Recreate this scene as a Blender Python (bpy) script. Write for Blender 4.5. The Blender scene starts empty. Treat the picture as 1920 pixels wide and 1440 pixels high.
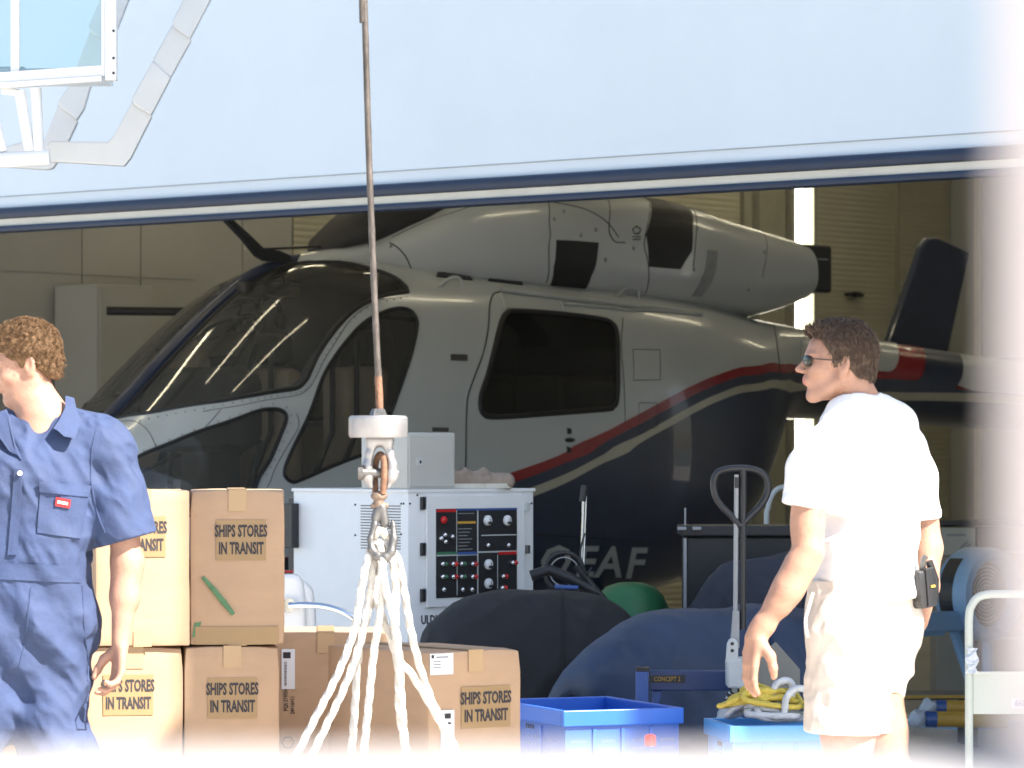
import bpy, bmesh, math, random
import numpy as np
from mathutils import Vector, Matrix, geometry
random.seed(7); np.random.seed(7)
SC = bpy.context.scene; COL = SC.collection
R = math.radians; PI = math.pi
# ------------------------------------------------------------ camera, sky, sun, exposure
F = 7040.0; HOR = 844.0; EYE = 1.4            # focal length in px of the 1920 px photo, horizon row, eye height
cd = bpy.data.cameras.new('camera'); cam = bpy.data.objects.new('camera', cd); COL.objects.link(cam)
cam.location = (0, 0, EYE); cam.rotation_euler = (PI/2, 0, 0)
cd.sensor_width = 36; cd.lens = 36*F/1920; cd.shift_y = (HOR-720)/1920
cd.clip_start = 0.05; cd.clip_end = 4000
cd.dof.use_dof = True; cd.dof.focus_distance = 12.0; cd.dof.aperture_fstop = cd.lens/1000/0.0145
SC.camera = cam
SUN_DIR = Vector((0.82, -0.57, 0.0)).normalized(); SUN_EL = R(44)
SV = Vector((SUN_DIR.x*math.cos(SUN_EL), SUN_DIR.y*math.cos(SUN_EL), math.sin(SUN_EL)))   # towards the sun
w = bpy.data.worlds.new('World'); SC.world = w; w.use_nodes = True
nt = w.node_tree; bg = nt.nodes['Background']; sky = nt.nodes.new('ShaderNodeTexSky')
sky.sky_type = 'NISHITA'; sky.sun_disc = False; sky.sun_elevation = SUN_EL
sky.sun_rotation = math.atan2(SV.x, SV.y); sky.air_density = 1.0; sky.dust_density = 1.2
nt.links.new(sky.outputs[0], bg.inputs[0]); bg.inputs[1].default_value = 0.08
sl = bpy.data.lights.new('sun', 'SUN'); sl.energy = 5.0; sl.angle = R(0.5); sl.color = (1.0, 0.93, 0.84)
so = bpy.data.objects.new('sun', sl); COL.objects.link(so); so.rotation_euler = SV.to_track_quat('Z', 'Y').to_euler()
so.location = SV*60
SC.view_settings.view_transform = 'Standard'; SC.view_settings.look = 'None'
SC.view_settings.exposure = 1.84; SC.view_settings.gamma = 1.0
SC.render.engine = 'CYCLES'
SC.cycles.max_bounces = 8; SC.cycles.transparent_max_bounces = 16

def P(px, py, Y): return Vector(((px-960)*Y/F, Y, EYE-(py-HOR)*Y/F))   # where a photo ray meets the plane at depth Y
# ------------------------------------------------------------ materials
def mat(name, c, rough=.5, metal=0, var=.06, vscale=6, bump=0, bscale=60, spec=.5, coat=0, emit=None, es=1, sub=0, stretch=(1,1,1)):
    m = bpy.data.materials.new(name); m.use_nodes = True
    n = m.node_tree; b = n.nodes['Principled BSDF']; L = n.links
    b.inputs['Roughness'].default_value = rough; b.inputs['Metallic'].default_value = metal
    b.inputs['Specular IOR Level'].default_value = spec; b.inputs['Coat Weight'].default_value = coat
    tc = n.nodes.new('ShaderNodeTexCoord'); mp = n.nodes.new('ShaderNodeMapping'); mp.inputs['Scale'].default_value = stretch
    L.new(tc.outputs['Object'], mp.inputs[0])
    if var:
        no = n.nodes.new('ShaderNodeTexNoise'); no.inputs['Scale'].default_value = vscale; no.inputs['Detail'].default_value = 6
        no.inputs['Roughness'].default_value = .65
        cr = n.nodes.new('ShaderNodeValToRGB'); L.new(mp.outputs[0], no.inputs['Vector']); L.new(no.outputs[0], cr.inputs[0])
        cr.color_ramp.elements[0].position = .3; cr.color_ramp.elements[1].position = .7
        cr.color_ramp.elements[0].color = [max(0, x*(1-var)) for x in c]+[1]; cr.color_ramp.elements[1].color = [min(1, x*(1+var)) for x in c]+[1]
        L.new(cr.outputs[0], b.inputs['Base Color'])
        rr = n.nodes.new('ShaderNodeMapRange'); rr.inputs[3].default_value = rough*.85; rr.inputs[4].default_value = min(1, rough*1.2)
        L.new(no.outputs[0], rr.inputs[0]); L.new(rr.outputs[0], b.inputs['Roughness'])
    else: b.inputs['Base Color'].default_value = (*c, 1)
    if bump:
        n2 = n.nodes.new('ShaderNodeTexNoise'); n2.inputs['Scale'].default_value = bscale; n2.inputs['Detail'].default_value = 5
        L.new(mp.outputs[0], n2.inputs['Vector'])
        bp = n.nodes.new('ShaderNodeBump'); bp.inputs['Strength'].default_value = bump; bp.inputs['Distance'].default_value = .01
        L.new(n2.outputs[0], bp.inputs['Height']); L.new(bp.outputs[0], b.inputs['Normal'])
    if emit: b.inputs['Emission Color'].default_value = (*emit, 1); b.inputs['Emission Strength'].default_value = es
    if sub: b.inputs['Subsurface Weight'].default_value = sub; b.inputs['Subsurface Radius'].default_value = (.012, .005, .003); b.inputs['Subsurface Scale'].default_value = 1
    return m
def glass(name, tint, haze=.02, rough=.02):
    m = bpy.data.materials.new(name); m.use_nodes = True; n = m.node_tree; L = n.links
    for x in list(n.nodes):
        if x.type != 'OUTPUT_MATERIAL': n.nodes.remove(x)
    out = [x for x in n.nodes][0]
    tr = n.nodes.new('ShaderNodeBsdfTransparent'); tr.inputs[0].default_value = (*tint, 1)
    g = n.nodes.new('ShaderNodeBsdfGlossy'); g.inputs['Roughness'].default_value = rough
    fr = n.nodes.new('ShaderNodeFresnel'); fr.inputs[0].default_value = 1.5
    df = n.nodes.new('ShaderNodeBsdfDiffuse'); df.inputs[0].default_value = (.55,.54,.5,1); m0 = n.nodes.new('ShaderNodeMixShader'); m0.inputs[0].default_value = haze  # pale diffuse haze mixed over the glass to lift the dark interior
    L.new(tr.outputs[0], m0.inputs[1]); L.new(df.outputs[0], m0.inputs[2]); tr = m0
    mx = n.nodes.new('ShaderNodeMixShader'); L.new(fr.outputs[0], mx.inputs[0]); L.new(tr.outputs[0], mx.inputs[1]); L.new(g.outputs[0], mx.inputs[2])
    L.new(mx.outputs[0], out.inputs[0]); return m
M = {}
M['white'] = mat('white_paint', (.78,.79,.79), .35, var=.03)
M['whitewall'] = mat('white_door_paint', (.64,.72,.78), .45, var=.025, vscale=1.5, bump=.05, bscale=8)
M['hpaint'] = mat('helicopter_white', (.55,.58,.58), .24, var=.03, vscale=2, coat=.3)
M['navy'] = mat('helicopter_navy', (.026,.038,.075), .35, var=.2, coat=.3)
M['red'] = mat('helicopter_red', (.30,.018,.022), .25, var=.1, coat=.3)
M['cream'] = mat('helicopter_cream', (.50,.47,.38), .25, var=.05)
M['seal'] = mat('window_seal', (.02,.02,.022), .5)
M['blackm'] = mat('black_metal', (.02,.021,.024), .4, var=.3, vscale=20)
M['blackp'] = mat('black_plastic', (.018,.018,.02), .5, var=.2, bump=.1)
M['grey'] = mat('grey_metal', (.30,.31,.32), .4, var=.12, vscale=15)
M['lgrey'] = mat('light_grey_paint', (.52,.55,.54), .4, var=.08)
M['rubber'] = mat('door_seal_rubber', (.012,.026,.06), .5, var=.25, stretch=(1,1,12))
M['creamtrim'] = mat('cream_trim', (.60,.58,.50), .5)
M['chrome'] = mat('chrome', (.75,.75,.76), .08, 1, var=.05)
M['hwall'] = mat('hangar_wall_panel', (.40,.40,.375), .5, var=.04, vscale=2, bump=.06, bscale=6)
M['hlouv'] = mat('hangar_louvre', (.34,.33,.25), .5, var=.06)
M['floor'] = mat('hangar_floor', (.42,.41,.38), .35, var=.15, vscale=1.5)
M['deck'] = mat('pale_deck', (.62,.58,.52), .6, var=.1, vscale=2, bump=.15, bscale=30)
M['sea'] = mat('sea', (.02,.06,.09), .15, var=.2, bump=.6, bscale=.6)
M['card'] = mat('cardboard', (.43,.29,.185), .8, var=.09, vscale=3, bump=.12, bscale=14, stretch=(1,1,3))
M['tape'] = mat('packing_tape', (.32,.21,.10), .45, var=.06)
M['flap'] = mat('cardboard_edge', (.30,.20,.115), .85)
M['ink'] = mat('stencil_ink', (.03,.028,.035), .7, var=.4, vscale=80)
M['paper'] = mat('label_paper', (.68,.70,.74), .6)
M['greenink'] = mat('green_marker', (.09,.20,.10), .75, var=.3, vscale=30)
M['rope'] = mat('white_rope', (.62,.59,.54), .8, var=.08, vscale=60, bump=.3, bscale=300)
M['ropeY'] = mat('yellow_rope', (.60,.47,.08), .75, var=.2, vscale=60, bump=.3, bscale=300)
M['steel'] = mat('galvanised_steel', (.15,.145,.14), .42, .7, var=.14, vscale=25, bump=.15, bscale=90)
M['alu'] = mat('cast_aluminium', (.36,.355,.36), .45, .75, var=.12, vscale=18, bump=.1, bscale=60)
M['rust'] = mat('rusty_steel', (.19,.10,.06), .7, .2, var=.45, vscale=35, bump=.3, bscale=120)
M['cable'] = mat('greasy_wire_rope', (.10,.085,.075), .5, .5, var=.4, vscale=60, bump=.3, bscale=300, stretch=(1,1,.3))
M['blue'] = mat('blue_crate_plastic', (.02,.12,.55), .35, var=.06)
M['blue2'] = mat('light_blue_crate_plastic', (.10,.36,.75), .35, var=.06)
M['tarpK'] = mat('black_cover', (.010,.010,.012), .75, var=.25, bump=.4, bscale=14)
M['tarpB'] = mat('navy_cover', (.022,.04,.085), .6, var=.25, vscale=4, bump=.35, bscale=9)
M['green'] = mat('green_plastic', (.025,.14,.05), .5, var=.15)
M['beamblue'] = mat('blue_enamel', (.045,.10,.30), .35, var=.1)
M['fly'] = mat('pale_blue_plastic', (.27,.44,.66), .4, var=.06)
M['trol'] = mat('grey_green_paint', (.50,.55,.50), .4, var=.05)
M['yellow'] = mat('yellow_ochre', (.55,.32,.05), .5, var=.15)
M['bottle'] = mat('clear_plastic', (.55,.6,.66), .15, var=.05)
M['seat'] = mat('seat_leather', (.42,.36,.29), .5, var=.1)
M['seatd'] = mat('seat_dark', (.035,.034,.034), .6, var=.2)
M['glassH'] = glass('helicopter_glass', (.86,.84,.80), .10)
M['glassD'] = glass('tinted_cabin_glass', (.14,.14,.14), .03)
M['glassC'] = glass('pale_blue_glass', (.86,.96,.98))
M['railw'] = mat('weathered_white_rail', (.58,.56,.56), .5, var=.08)
M['strip'] = mat('daylight_glow', (1,.97,.9), .5, var=0, emit=(1,.95,.82), es=3.2)  # emission standing in for daylight through the wall slit
M['pinkw'] = mat('faded_pinkish_white_paint', (.78,.66,.61), .4, var=.04)
M['tube'] = mat('lit_tube', (1,.9,.6), .5, var=0, emit=(1,.88,.62), es=5.5)
M['skin1'] = mat('tanned_skin', (.40,.22,.15), .5, var=.16, vscale=22, bump=.12, bscale=160, sub=.15)
M['skin2'] = mat('fair_skin', (.39,.215,.15), .5, var=.16, vscale=22, bump=.12, bscale=160, sub=.15)
M['lip'] = mat('lips', (.42,.15,.12), .45, var=.1)
M['hair1'] = mat('curly_brown_hair', (.115,.068,.036), .7, spec=.15, var=.5, vscale=90)
M['hair2'] = mat('dark_brown_hair', (.075,.048,.032), .55, spec=.3, var=.5, vscale=110)
M['coverall'] = mat('blue_cotton', (.034,.054,.125), .8, var=.16, vscale=9, bump=.25, bscale=45)
M['tee'] = mat('white_cotton', (.80,.80,.80), .8, var=.03, bump=.15, bscale=40)
M['shorts'] = mat('cream_cotton', (.64,.585,.51), .8, var=.05, bump=.2, bscale=40)
M['lens'] = mat('sunglass_lens', (.03,.035,.03), .06, .3, var=0)
M['leather'] = mat('black_leather', (.02,.02,.022), .35, var=.2, bump=.2)
M['shoe'] = mat('beige_suede', (.30,.24,.19), .8, var=.2, vscale=20)
M['dial'] = mat('gauge_face', (.75,.76,.76), .4, var=.02)
M['lampR'] = mat('red_knob', (.55,.02,.02), .3, var=.05)
M['lampG'] = mat('green_knob', (.05,.17,.09), .3, var=.05)
M['beige'] = mat('beige_box_paint', (.50,.50,.46), .45, var=.03)
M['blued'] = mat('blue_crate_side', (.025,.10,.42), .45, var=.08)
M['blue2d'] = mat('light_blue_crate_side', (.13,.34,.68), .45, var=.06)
M['perf'] = mat('crate_hole', (.12,.18,.34), .7, var=.1)
M['ropeW'] = mat('grey_white_rope', (.55,.58,.60), .8, var=.15, vscale=50, bump=.3, bscale=300)
M['tarpG'] = mat('dusty_dark_cover', (.028,.03,.042), .8, var=.3, vscale=5, bump=.35, bscale=12)
M['beamdk'] = mat('dark_blue_enamel', (.02,.045,.14), .3, var=.1)
M['palletg'] = mat('warm_grey_plate', (.22,.215,.19), .6, var=.08)
M['boxw'] = mat('white_carton', (.55,.54,.48), .7); M['boxg'] = mat('grey_carton', (.34,.32,.28), .8); M['boxb'] = mat('dull_carton', (.22,.18,.15), .8)
M['rusty2'] = mat('rust_stained_steel', (.22,.16,.12), .5, .4, var=.35, vscale=60, bump=.2, bscale=150)
# ------------------------------------------------------------ builders
TM = {}
def tag(o, label=None, cat=None, group=None, kind=None):
    for k, v in (('label',label),('category',cat),('group',group),('kind',kind)):
        if v: o[k] = v
    return o
def thing(name, label, cat, loc=(0,0,0), rz=0, group=None):
    o = bpy.data.objects.new(name, None); COL.objects.link(o); o.empty_display_size = .1
    o.location = loc; o.rotation_euler = (0,0,rz); tag(o, label, cat, group)
    TM[o.name] = Matrix.Translation(Vector(loc)) @ Matrix.Rotation(rz, 4, 'Z'); return o
def wm(o):
    return TM.get(o.name, Matrix.Identity(4)) if o else Matrix.Identity(4)
def link(name, me, mats, parent=None, smooth=False, world=False, label=None):
    if not isinstance(mats, (list, tuple)): mats = [mats]
    for m in mats: me.materials.append(m)
    if smooth:
        me.shade_smooth()
        try: me.set_sharp_from_angle(angle=R(smooth if smooth is not True else 50))
        except Exception: pass
    o = bpy.data.objects.new(name, me); COL.objects.link(o)
    if parent:
        o.parent = parent; TM[o.name] = wm(parent)
        if world: me.transform(wm(parent).inverted())
    if label: o['label'] = label
    return o
class MB:
    def __init__(s): s.v = []; s.f = []; s.mi = []
    def raw(s, V, Fc, mi=0, mtx=None):
        n = len(s.v)
        for p in V: s.v.append(tuple(mtx @ Vector(p)) if mtx else tuple(p))
        for f in Fc: s.f.append(tuple(i+n for i in f)); s.mi.append(mi)
        return s
    def box(s, c, d, mtx=None, mi=0, bev=0, taper=None):
        if bev:
            b = bmesh.new(); bmesh.ops.create_cube(b, size=1); bmesh.ops.scale(b, vec=d, verts=b.verts)
            bmesh.ops.bevel(b, geom=b.edges[:], offset=bev, segments=2, profile=.5, affect='EDGES')
            b.verts.ensure_lookup_table(); V = [tuple(Vector(v.co)+Vector(c)) for v in b.verts]
            Fc = [[v.index for v in f.verts] for f in b.faces]; b.free(); return s.raw(V, Fc, mi, mtx)
        x, y, z = [q/2 for q in d]; V = []
        for sz in (-1,1):
            k = taper if (taper and sz > 0) else 1
            for sx, sy in ((-1,-1),(1,-1),(1,1),(-1,1)): V.append((c[0]+sx*x*k, c[1]+sy*y*k, c[2]+sz*z))
        return s.raw(V, [(3,2,1,0),(4,5,6,7),(0,1,5,4),(1,2,6,5),(2,3,7,6),(3,0,4,7)], mi, mtx)
    def tube(s, pts, r, n=10, mi=0, cap=True, closed=False, prof=None, mtx=None):
        pts = [Vector(p) for p in pts]; N = len(pts)
        rs = r if hasattr(r, '__len__') else [r]*N
        V = []; Fc = []; up = None; dist = 0
        for i, p in enumerate(pts):
            if closed: t = pts[(i+1) % N]-pts[i-1]
            else: t = pts[min(i+1, N-1)]-pts[max(i-1, 0)]
            if t.length < 1e-9: t = Vector((0,0,1))
            t.normalize()
            if up is None: up = t.orthogonal().normalized()
            up = (up-t*up.dot(t)); up = up.normalized() if up.length > 1e-6 else t.orthogonal().normalized()
            sd = t.cross(up)
            if i: dist += (pts[i]-pts[i-1]).length
            for k in range(n):
                a = 2*PI*k/n; q = prof(a, dist) if prof else 1
                V.append(p+(up*math.cos(a)+sd*math.sin(a))*rs[i]*q)
        for i in range(N if closed else N-1):
            j = (i+1) % N
            for k in range(n): Fc.append((i*n+k, i*n+(k+1) % n, j*n+(k+1) % n, j*n+k))
        if cap and not closed: Fc.append(tuple(range(n))[::-1]); Fc.append(tuple((N-1)*n+k for k in range(n)))
        return s.raw(V, Fc, mi, mtx)
    def cyl(s, a, b, r, n=20, mi=0, r2=None, mtx=None): return s.tube([a, b], [r, r if r2 is None else r2], n, mi, mtx=mtx)
    def lathe(s, prof, n=24, mi=0, mtx=None, a0=0, a1=2*PI):
        V = []; Fc = []; full = abs(a1-a0-2*PI) < 1e-6; K = n if full else n+1
        for r, z in prof:
            for k in range(K):
                a = a0+(a1-a0)*k/n; V.append((r*math.cos(a), r*math.sin(a), z))
        for i in range(len(prof)-1):
            for k in range(n):
                k2 = (k+1) % K; Fc.append((i*K+k, i*K+k2, (i+1)*K+k2, (i+1)*K+k))
        return s.raw(V, Fc, mi, mtx)
    def sph(s, c, r, n=12, mi=0, mtx=None):
        r = r if hasattr(r, '__len__') else (r, r, r); V = []; Fc = []
        for i in range(n+1):
            th = PI*i/n
            for k in range(2*n): a = PI*k/n; V.append((c[0]+r[0]*math.sin(th)*math.cos(a), c[1]+r[1]*math.sin(th)*math.sin(a), c[2]+r[2]*math.cos(th)))
        for i in range(n):
            for k in range(2*n): Fc.append((i*2*n+k, (i+1)*2*n+k, (i+1)*2*n+(k+1) % (2*n), i*2*n+(k+1) % (2*n)))
        return s.raw(V, Fc, mi, mtx)
    def prism(s, poly, d, mtx=None, mi=0):      # poly in x,z ; thick d along y
        n = len(poly); V = [(x, -d/2, z) for x, z in poly]+[(x, d/2, z) for x, z in poly]
        Fc = [tuple(range(n)), tuple(range(2*n-1, n-1, -1))]+[(i, i+n, (i+1) % n+n, (i+1) % n) for i in range(n)]
        return s.raw(V, Fc, mi, mtx)
    def build(s, name, mats, parent=None, smooth=False, world=False, label=None, fix=True):
        me = bpy.data.meshes.new(name); me.from_pydata([tuple(v) for v in s.v], [], s.f)
        me.polygons.foreach_set('material_index', s.mi)
        if fix:
            b = bmesh.new(); b.from_mesh(me); bmesh.ops.recalc_face_normals(b, faces=b.faces[:]); b.to_mesh(me); b.free()
        return link(name, me, mats, parent, smooth, world, label)
def cr(pts, n=8, closed=False):                # Catmull-Rom through points of any dimension
    p = np.array([tuple(q) for q in pts], float); N = len(p); out = []
    for i in range(N if closed else N-1):
        a = p[(i-1) % N] if (closed or i) else 2*p[0]-p[1]; b = p[i]; c = p[(i+1) % N]
        d = p[(i+2) % N] if (closed or i+2 < N) else 2*p[-1]-p[-2]
        for k in range(n):
            t = k/n; out.append(.5*(2*b+(c-a)*t+(2*a-5*b+4*c-d)*t*t+(3*b-a-3*c+d)*t**3))
    if not closed: out.append(p[-1])
    return np.array(out)
def pchip(X, Y):
    X = np.array(X, float); Y = np.array(Y, float); h = np.diff(X); dl = np.diff(Y)/h; m = np.zeros_like(X)
    m[0] = dl[0]; m[-1] = dl[-1]
    for i in range(1, len(X)-1):
        if dl[i-1]*dl[i] > 0:
            w1 = 2*h[i]+h[i-1]; w2 = h[i]+2*h[i-1]; m[i] = (w1+w2)/(w1/dl[i-1]+w2/dl[i])
    def f(x):
        x = np.clip(np.asarray(x, float), X[0], X[-1]); i = np.clip(np.searchsorted(X, x)-1, 0, len(X)-2); t = (x-X[i])/h[i]
        return (2*t**3-3*t*t+1)*Y[i]+(t**3-2*t*t+t)*h[i]*m[i]+(-2*t**3+3*t*t)*Y[i+1]+(t**3-t*t)*h[i]*m[i+1]
    return f
def text(s, h, xs=1., shear=0, bold=0, depth=.001):
    c = bpy.data.curves.new('t', 'FONT'); c.body = s; c.size = h*1.38; c.align_x = 'CENTER'; c.align_y = 'CENTER'; c.extrude = depth/2; c.shear = shear
    c.offset = bold; c.resolution_u = 2
    o = bpy.data.objects.new('t', c); COL.objects.link(o); dg = bpy.context.evaluated_depsgraph_get()
    me = bpy.data.meshes.new_from_object(o.evaluated_get(dg)); bpy.data.objects.remove(o)
    V = [(v.co.x*xs, -v.co.z, v.co.y) for v in me.vertices]; Fc = [tuple(p.vertices) for p in me.polygons]     # stands up in x,z facing -y
    bpy.data.meshes.remove(me); return V, Fc
def T(x, y, z, rz=0, rx=0, ry=0): return Matrix.Translation((x, y, z)) @ Matrix.Rotation(rz, 4, 'Z') @ Matrix.Rotation(rx, 4, 'X') @ Matrix.Rotation(ry, 4, 'Y')
# ------------------------------------------------------------ implicit surfaces (smooth unions meshed with surface nets)
def vnoise(x, y, z, seed=0):
    xi, yi, zi = np.floor(x).astype(np.int64), np.floor(y).astype(np.int64), np.floor(z).astype(np.int64)
    fx, fy, fz = x-xi, y-yi, z-zi; fx, fy, fz = [q*q*(3-2*q) for q in (fx, fy, fz)]
    tab = np.random.RandomState(seed).rand(4096)*2-1
    def h(a, b, c): return tab[(a*73+b*179+c*283) & 4095]
    c00 = h(xi,yi,zi)*(1-fx)+h(xi+1,yi,zi)*fx; c10 = h(xi,yi+1,zi)*(1-fx)+h(xi+1,yi+1,zi)*fx
    c01 = h(xi,yi,zi+1)*(1-fx)+h(xi+1,yi,zi+1)*fx; c11 = h(xi,yi+1,zi+1)*(1-fx)+h(xi+1,yi+1,zi+1)*fx
    return (c00*(1-fy)+c10*fy)*(1-fz)+(c01*(1-fy)+c11*fy)*fz
class SDF:
    def __init__(s, lo, hi, h):
        s.lo = np.array(lo, float); s.h = h; s.n = np.ceil((np.array(hi)-s.lo)/h).astype(int)+1
        s.ax = [s.lo[i]+np.arange(s.n[i])*h for i in range(3)]; s.D = np.full(tuple(s.n), 1.0, np.float32)
    def sub(s, lo, hi):
        a = np.clip(np.floor((np.array(lo)-s.lo)/s.h).astype(int), 0, s.n); b = np.clip(np.ceil((np.array(hi)-s.lo)/s.h).astype(int)+1, 0, s.n)
        if np.any(b <= a): return None
        sl_ = tuple(slice(a[i], b[i]) for i in range(3)); X = s.ax[0][sl_[0]][:,None,None]; Y = s.ax[1][sl_[1]][None,:,None]; Z = s.ax[2][sl_[2]][None,None,:]
        return sl_, X, Y, Z
    def comb(s, sl_, d, k, op):
        D = s.D[sl_]; d = d.astype(np.float32)
        if op == '+':
            if k <= 0: s.D[sl_] = np.minimum(D, d)
            else:
                h = np.maximum(k-np.abs(D-d), 0)/k; s.D[sl_] = np.minimum(D, d)-h*h*k*.25
        else:
            d = -d
            if k <= 0: s.D[sl_] = np.maximum(D, d)
            else:
                h = np.maximum(k-np.abs(D-d), 0)/k; s.D[sl_] = np.maximum(D, d)+h*h*k*.25
    def cone(s, a, b, r1, r2=None, k=.02, op='+', flat=None):
        r2 = r1 if r2 is None else r2; a = np.array(a, float); b = np.array(b, float); m = max(r1, r2)+k+.03
        q = s.sub(np.minimum(a, b)-m, np.maximum(a, b)+m)
        if not q: return s
        sl_, X, Y, Z = q; ba = b-a; L = max(ba@ba, 1e-12)
        t = np.clip(((X-a[0])*ba[0]+(Y-a[1])*ba[1]+(Z-a[2])*ba[2])/L, 0, 1)
        dx, dy, dz = X-a[0]-t*ba[0], Y-a[1]-t*ba[1], Z-a[2]-t*ba[2]
        if flat is not None:      # (unit dir, factor): squash along dir
            n, f = np.array(flat[0], float), flat[1]; n /= np.linalg.norm(n); e = (dx*n[0]+dy*n[1]+dz*n[2])
            dd = np.sqrt(np.maximum(dx*dx+dy*dy+dz*dz-e*e, 0)+(e/f)**2)
            d = (dd-(r1+(r2-r1)*t))*min(1, (1+f)/2)
        else: d = np.sqrt(dx*dx+dy*dy+dz*dz)-(r1+(r2-r1)*t)
        s.comb(sl_, d, k, op); return s
    def ell(s, c, r, k=.02, op='+', rot=None):
        c = np.array(c, float); r = np.array(r, float); m = max(r)+k+.03; q = s.sub(c-m, c+m)
        if not q: return s
        sl_, X, Y, Z = q; x, y, z = X-c[0], Y-c[1], Z-c[2]
        if rot is not None:       # rot: 3x3, columns = local axes in world
            x, y, z = [x*rot[0][i]+y*rot[1][i]+z*rot[2][i] for i in range(3)]
        k0 = np.sqrt((x/r[0])**2+(y/r[1])**2+(z/r[2])**2); k1 = np.sqrt((x/r[0]**2)**2+(y/r[1]**2)**2+(z/r[2]**2)**2)
        d = k0*(k0-1)/np.maximum(k1, 1e-6); s.comb(sl_, d, k, op); return s
    def chain(s, pts, rs, k=.02, flat=None):
        for i in range(len(pts)-1): s.cone(pts[i], pts[i+1], rs[i], rs[i+1], k, flat=flat)
        return s
    def grid(s): return s.ax[0][:,None,None], s.ax[1][None,:,None], s.ax[2][None,None,:]
    def mesh(s):
        D = s.D; n = D.shape; inside = D < 0
        c = np.zeros((n[0]-1, n[1]-1, n[2]-1), np.int8)
        for i in (0,1):
            for j in (0,1):
                for k in (0,1): c += inside[i:n[0]-1+i, j:n[1]-1+j, k:n[2]-1+k]
        act = (c > 0) & (c < 8); ijk = np.argwhere(act); idx = -np.ones(act.shape, np.int64); idx[act] = np.arange(len(ijk))
        acc = np.zeros((len(ijk), 3)); cnt = np.zeros(len(ijk)); I, J, K = ijk.T
        corners = [(i,j,k) for i in (0,1) for j in (0,1) for k in (0,1)]
        for a in corners:
            for b in corners:
                if sum(b)-sum(a) == 1 and sum(abs(x-y) for x, y in zip(a, b)) == 1:
                    da = D[I+a[0], J+a[1], K+a[2]]; db = D[I+b[0], J+b[1], K+b[2]]; m = (da < 0) != (db < 0)
                    t = np.where(m, da/np.where(m, da-db, 1), 0)
                    for q in range(3): acc[:, q] += np.where(m, a[q]+t*(b[q]-a[q]), 0)
                    cnt += m
        V = s.lo+(ijk+acc/cnt[:, None])*s.h; quads = []
        for ax in range(3):
            o = [q for q in range(3) if q != ax]; s0 = [slice(None)]*3; s1 = [slice(None)]*3
            s0[ax] = slice(0, n[ax]-1); s1[ax] = slice(1, n[ax]); ch = inside[tuple(s0)] != inside[tuple(s1)]
            e = np.argwhere(ch); e = e[(e[:, o[0]] > 0) & (e[:, o[1]] > 0) & (e[:, o[0]] < n[o[0]]-1) & (e[:, o[1]] < n[o[1]]-1)]
            if not len(e): continue
            def cell(d0, d1):
                c_ = e.copy(); c_[:, o[0]] -= d0; c_[:, o[1]] -= d1; return idx[c_[:,0], c_[:,1], c_[:,2]]
            q = np.stack([cell(1,1), cell(0,1), cell(0,0), cell(1,0)], 1)
            flip = inside[e[:,0], e[:,1], e[:,2]] ^ (ax == 1)
            q = np.where(flip[:, None], q, q[:, ::-1]); quads.append(q)
        return V, np.concatenate(quads)
    def build(s, name, mats, parent=None, smooth_it=1, label=None, mifn=None):
        V, Q = s.mesh(); me = bpy.data.meshes.new(name)
        if smooth_it:
            e = np.concatenate([Q[:, [0,1]], Q[:, [1,2]], Q[:, [2,3]], Q[:, [3,0]]]); 
            for _ in range(smooth_it):
                A = np.zeros_like(V); C = np.bincount(e.ravel(), minlength=len(V)).astype(float)
                for q in range(3): A[:, q] = np.bincount(e[:,0], V[e[:,1], q], len(V))+np.bincount(e[:,1], V[e[:,0], q], len(V))
                V = V*.5+.5*A/C[:, None]
        tri = V[Q]; vol = np.einsum('ij,ij->i', tri[:,0], np.cross(tri[:,1], tri[:,2])).sum()+np.einsum('ij,ij->i', tri[:,0], np.cross(tri[:,2], tri[:,3])).sum()
        if vol < 0: Q = Q[:, ::-1].copy()
        me.vertices.add(len(V)); me.vertices.foreach_set('co', V.astype(np.float32).ravel())
        me.loops.add(Q.size); me.loops.foreach_set('vertex_index', Q.ravel().astype(np.int32))
        me.polygons.add(len(Q)); me.polygons.foreach_set('loop_start', np.arange(0, Q.size, 4, dtype=np.int32))
        try: me.polygons.foreach_set('loop_total', np.full(len(Q), 4, np.int32))
        except Exception: pass
        if mifn is not None: me.polygons.foreach_set('material_index', mifn(V[Q].mean(1)).astype(np.int32))
        me.update(calc_edges=True); me.validate()
        o = link(name, me, mats, parent, False, True, label); me.polygons.foreach_set('use_smooth', np.ones(len(me.polygons), bool)); return o
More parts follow.
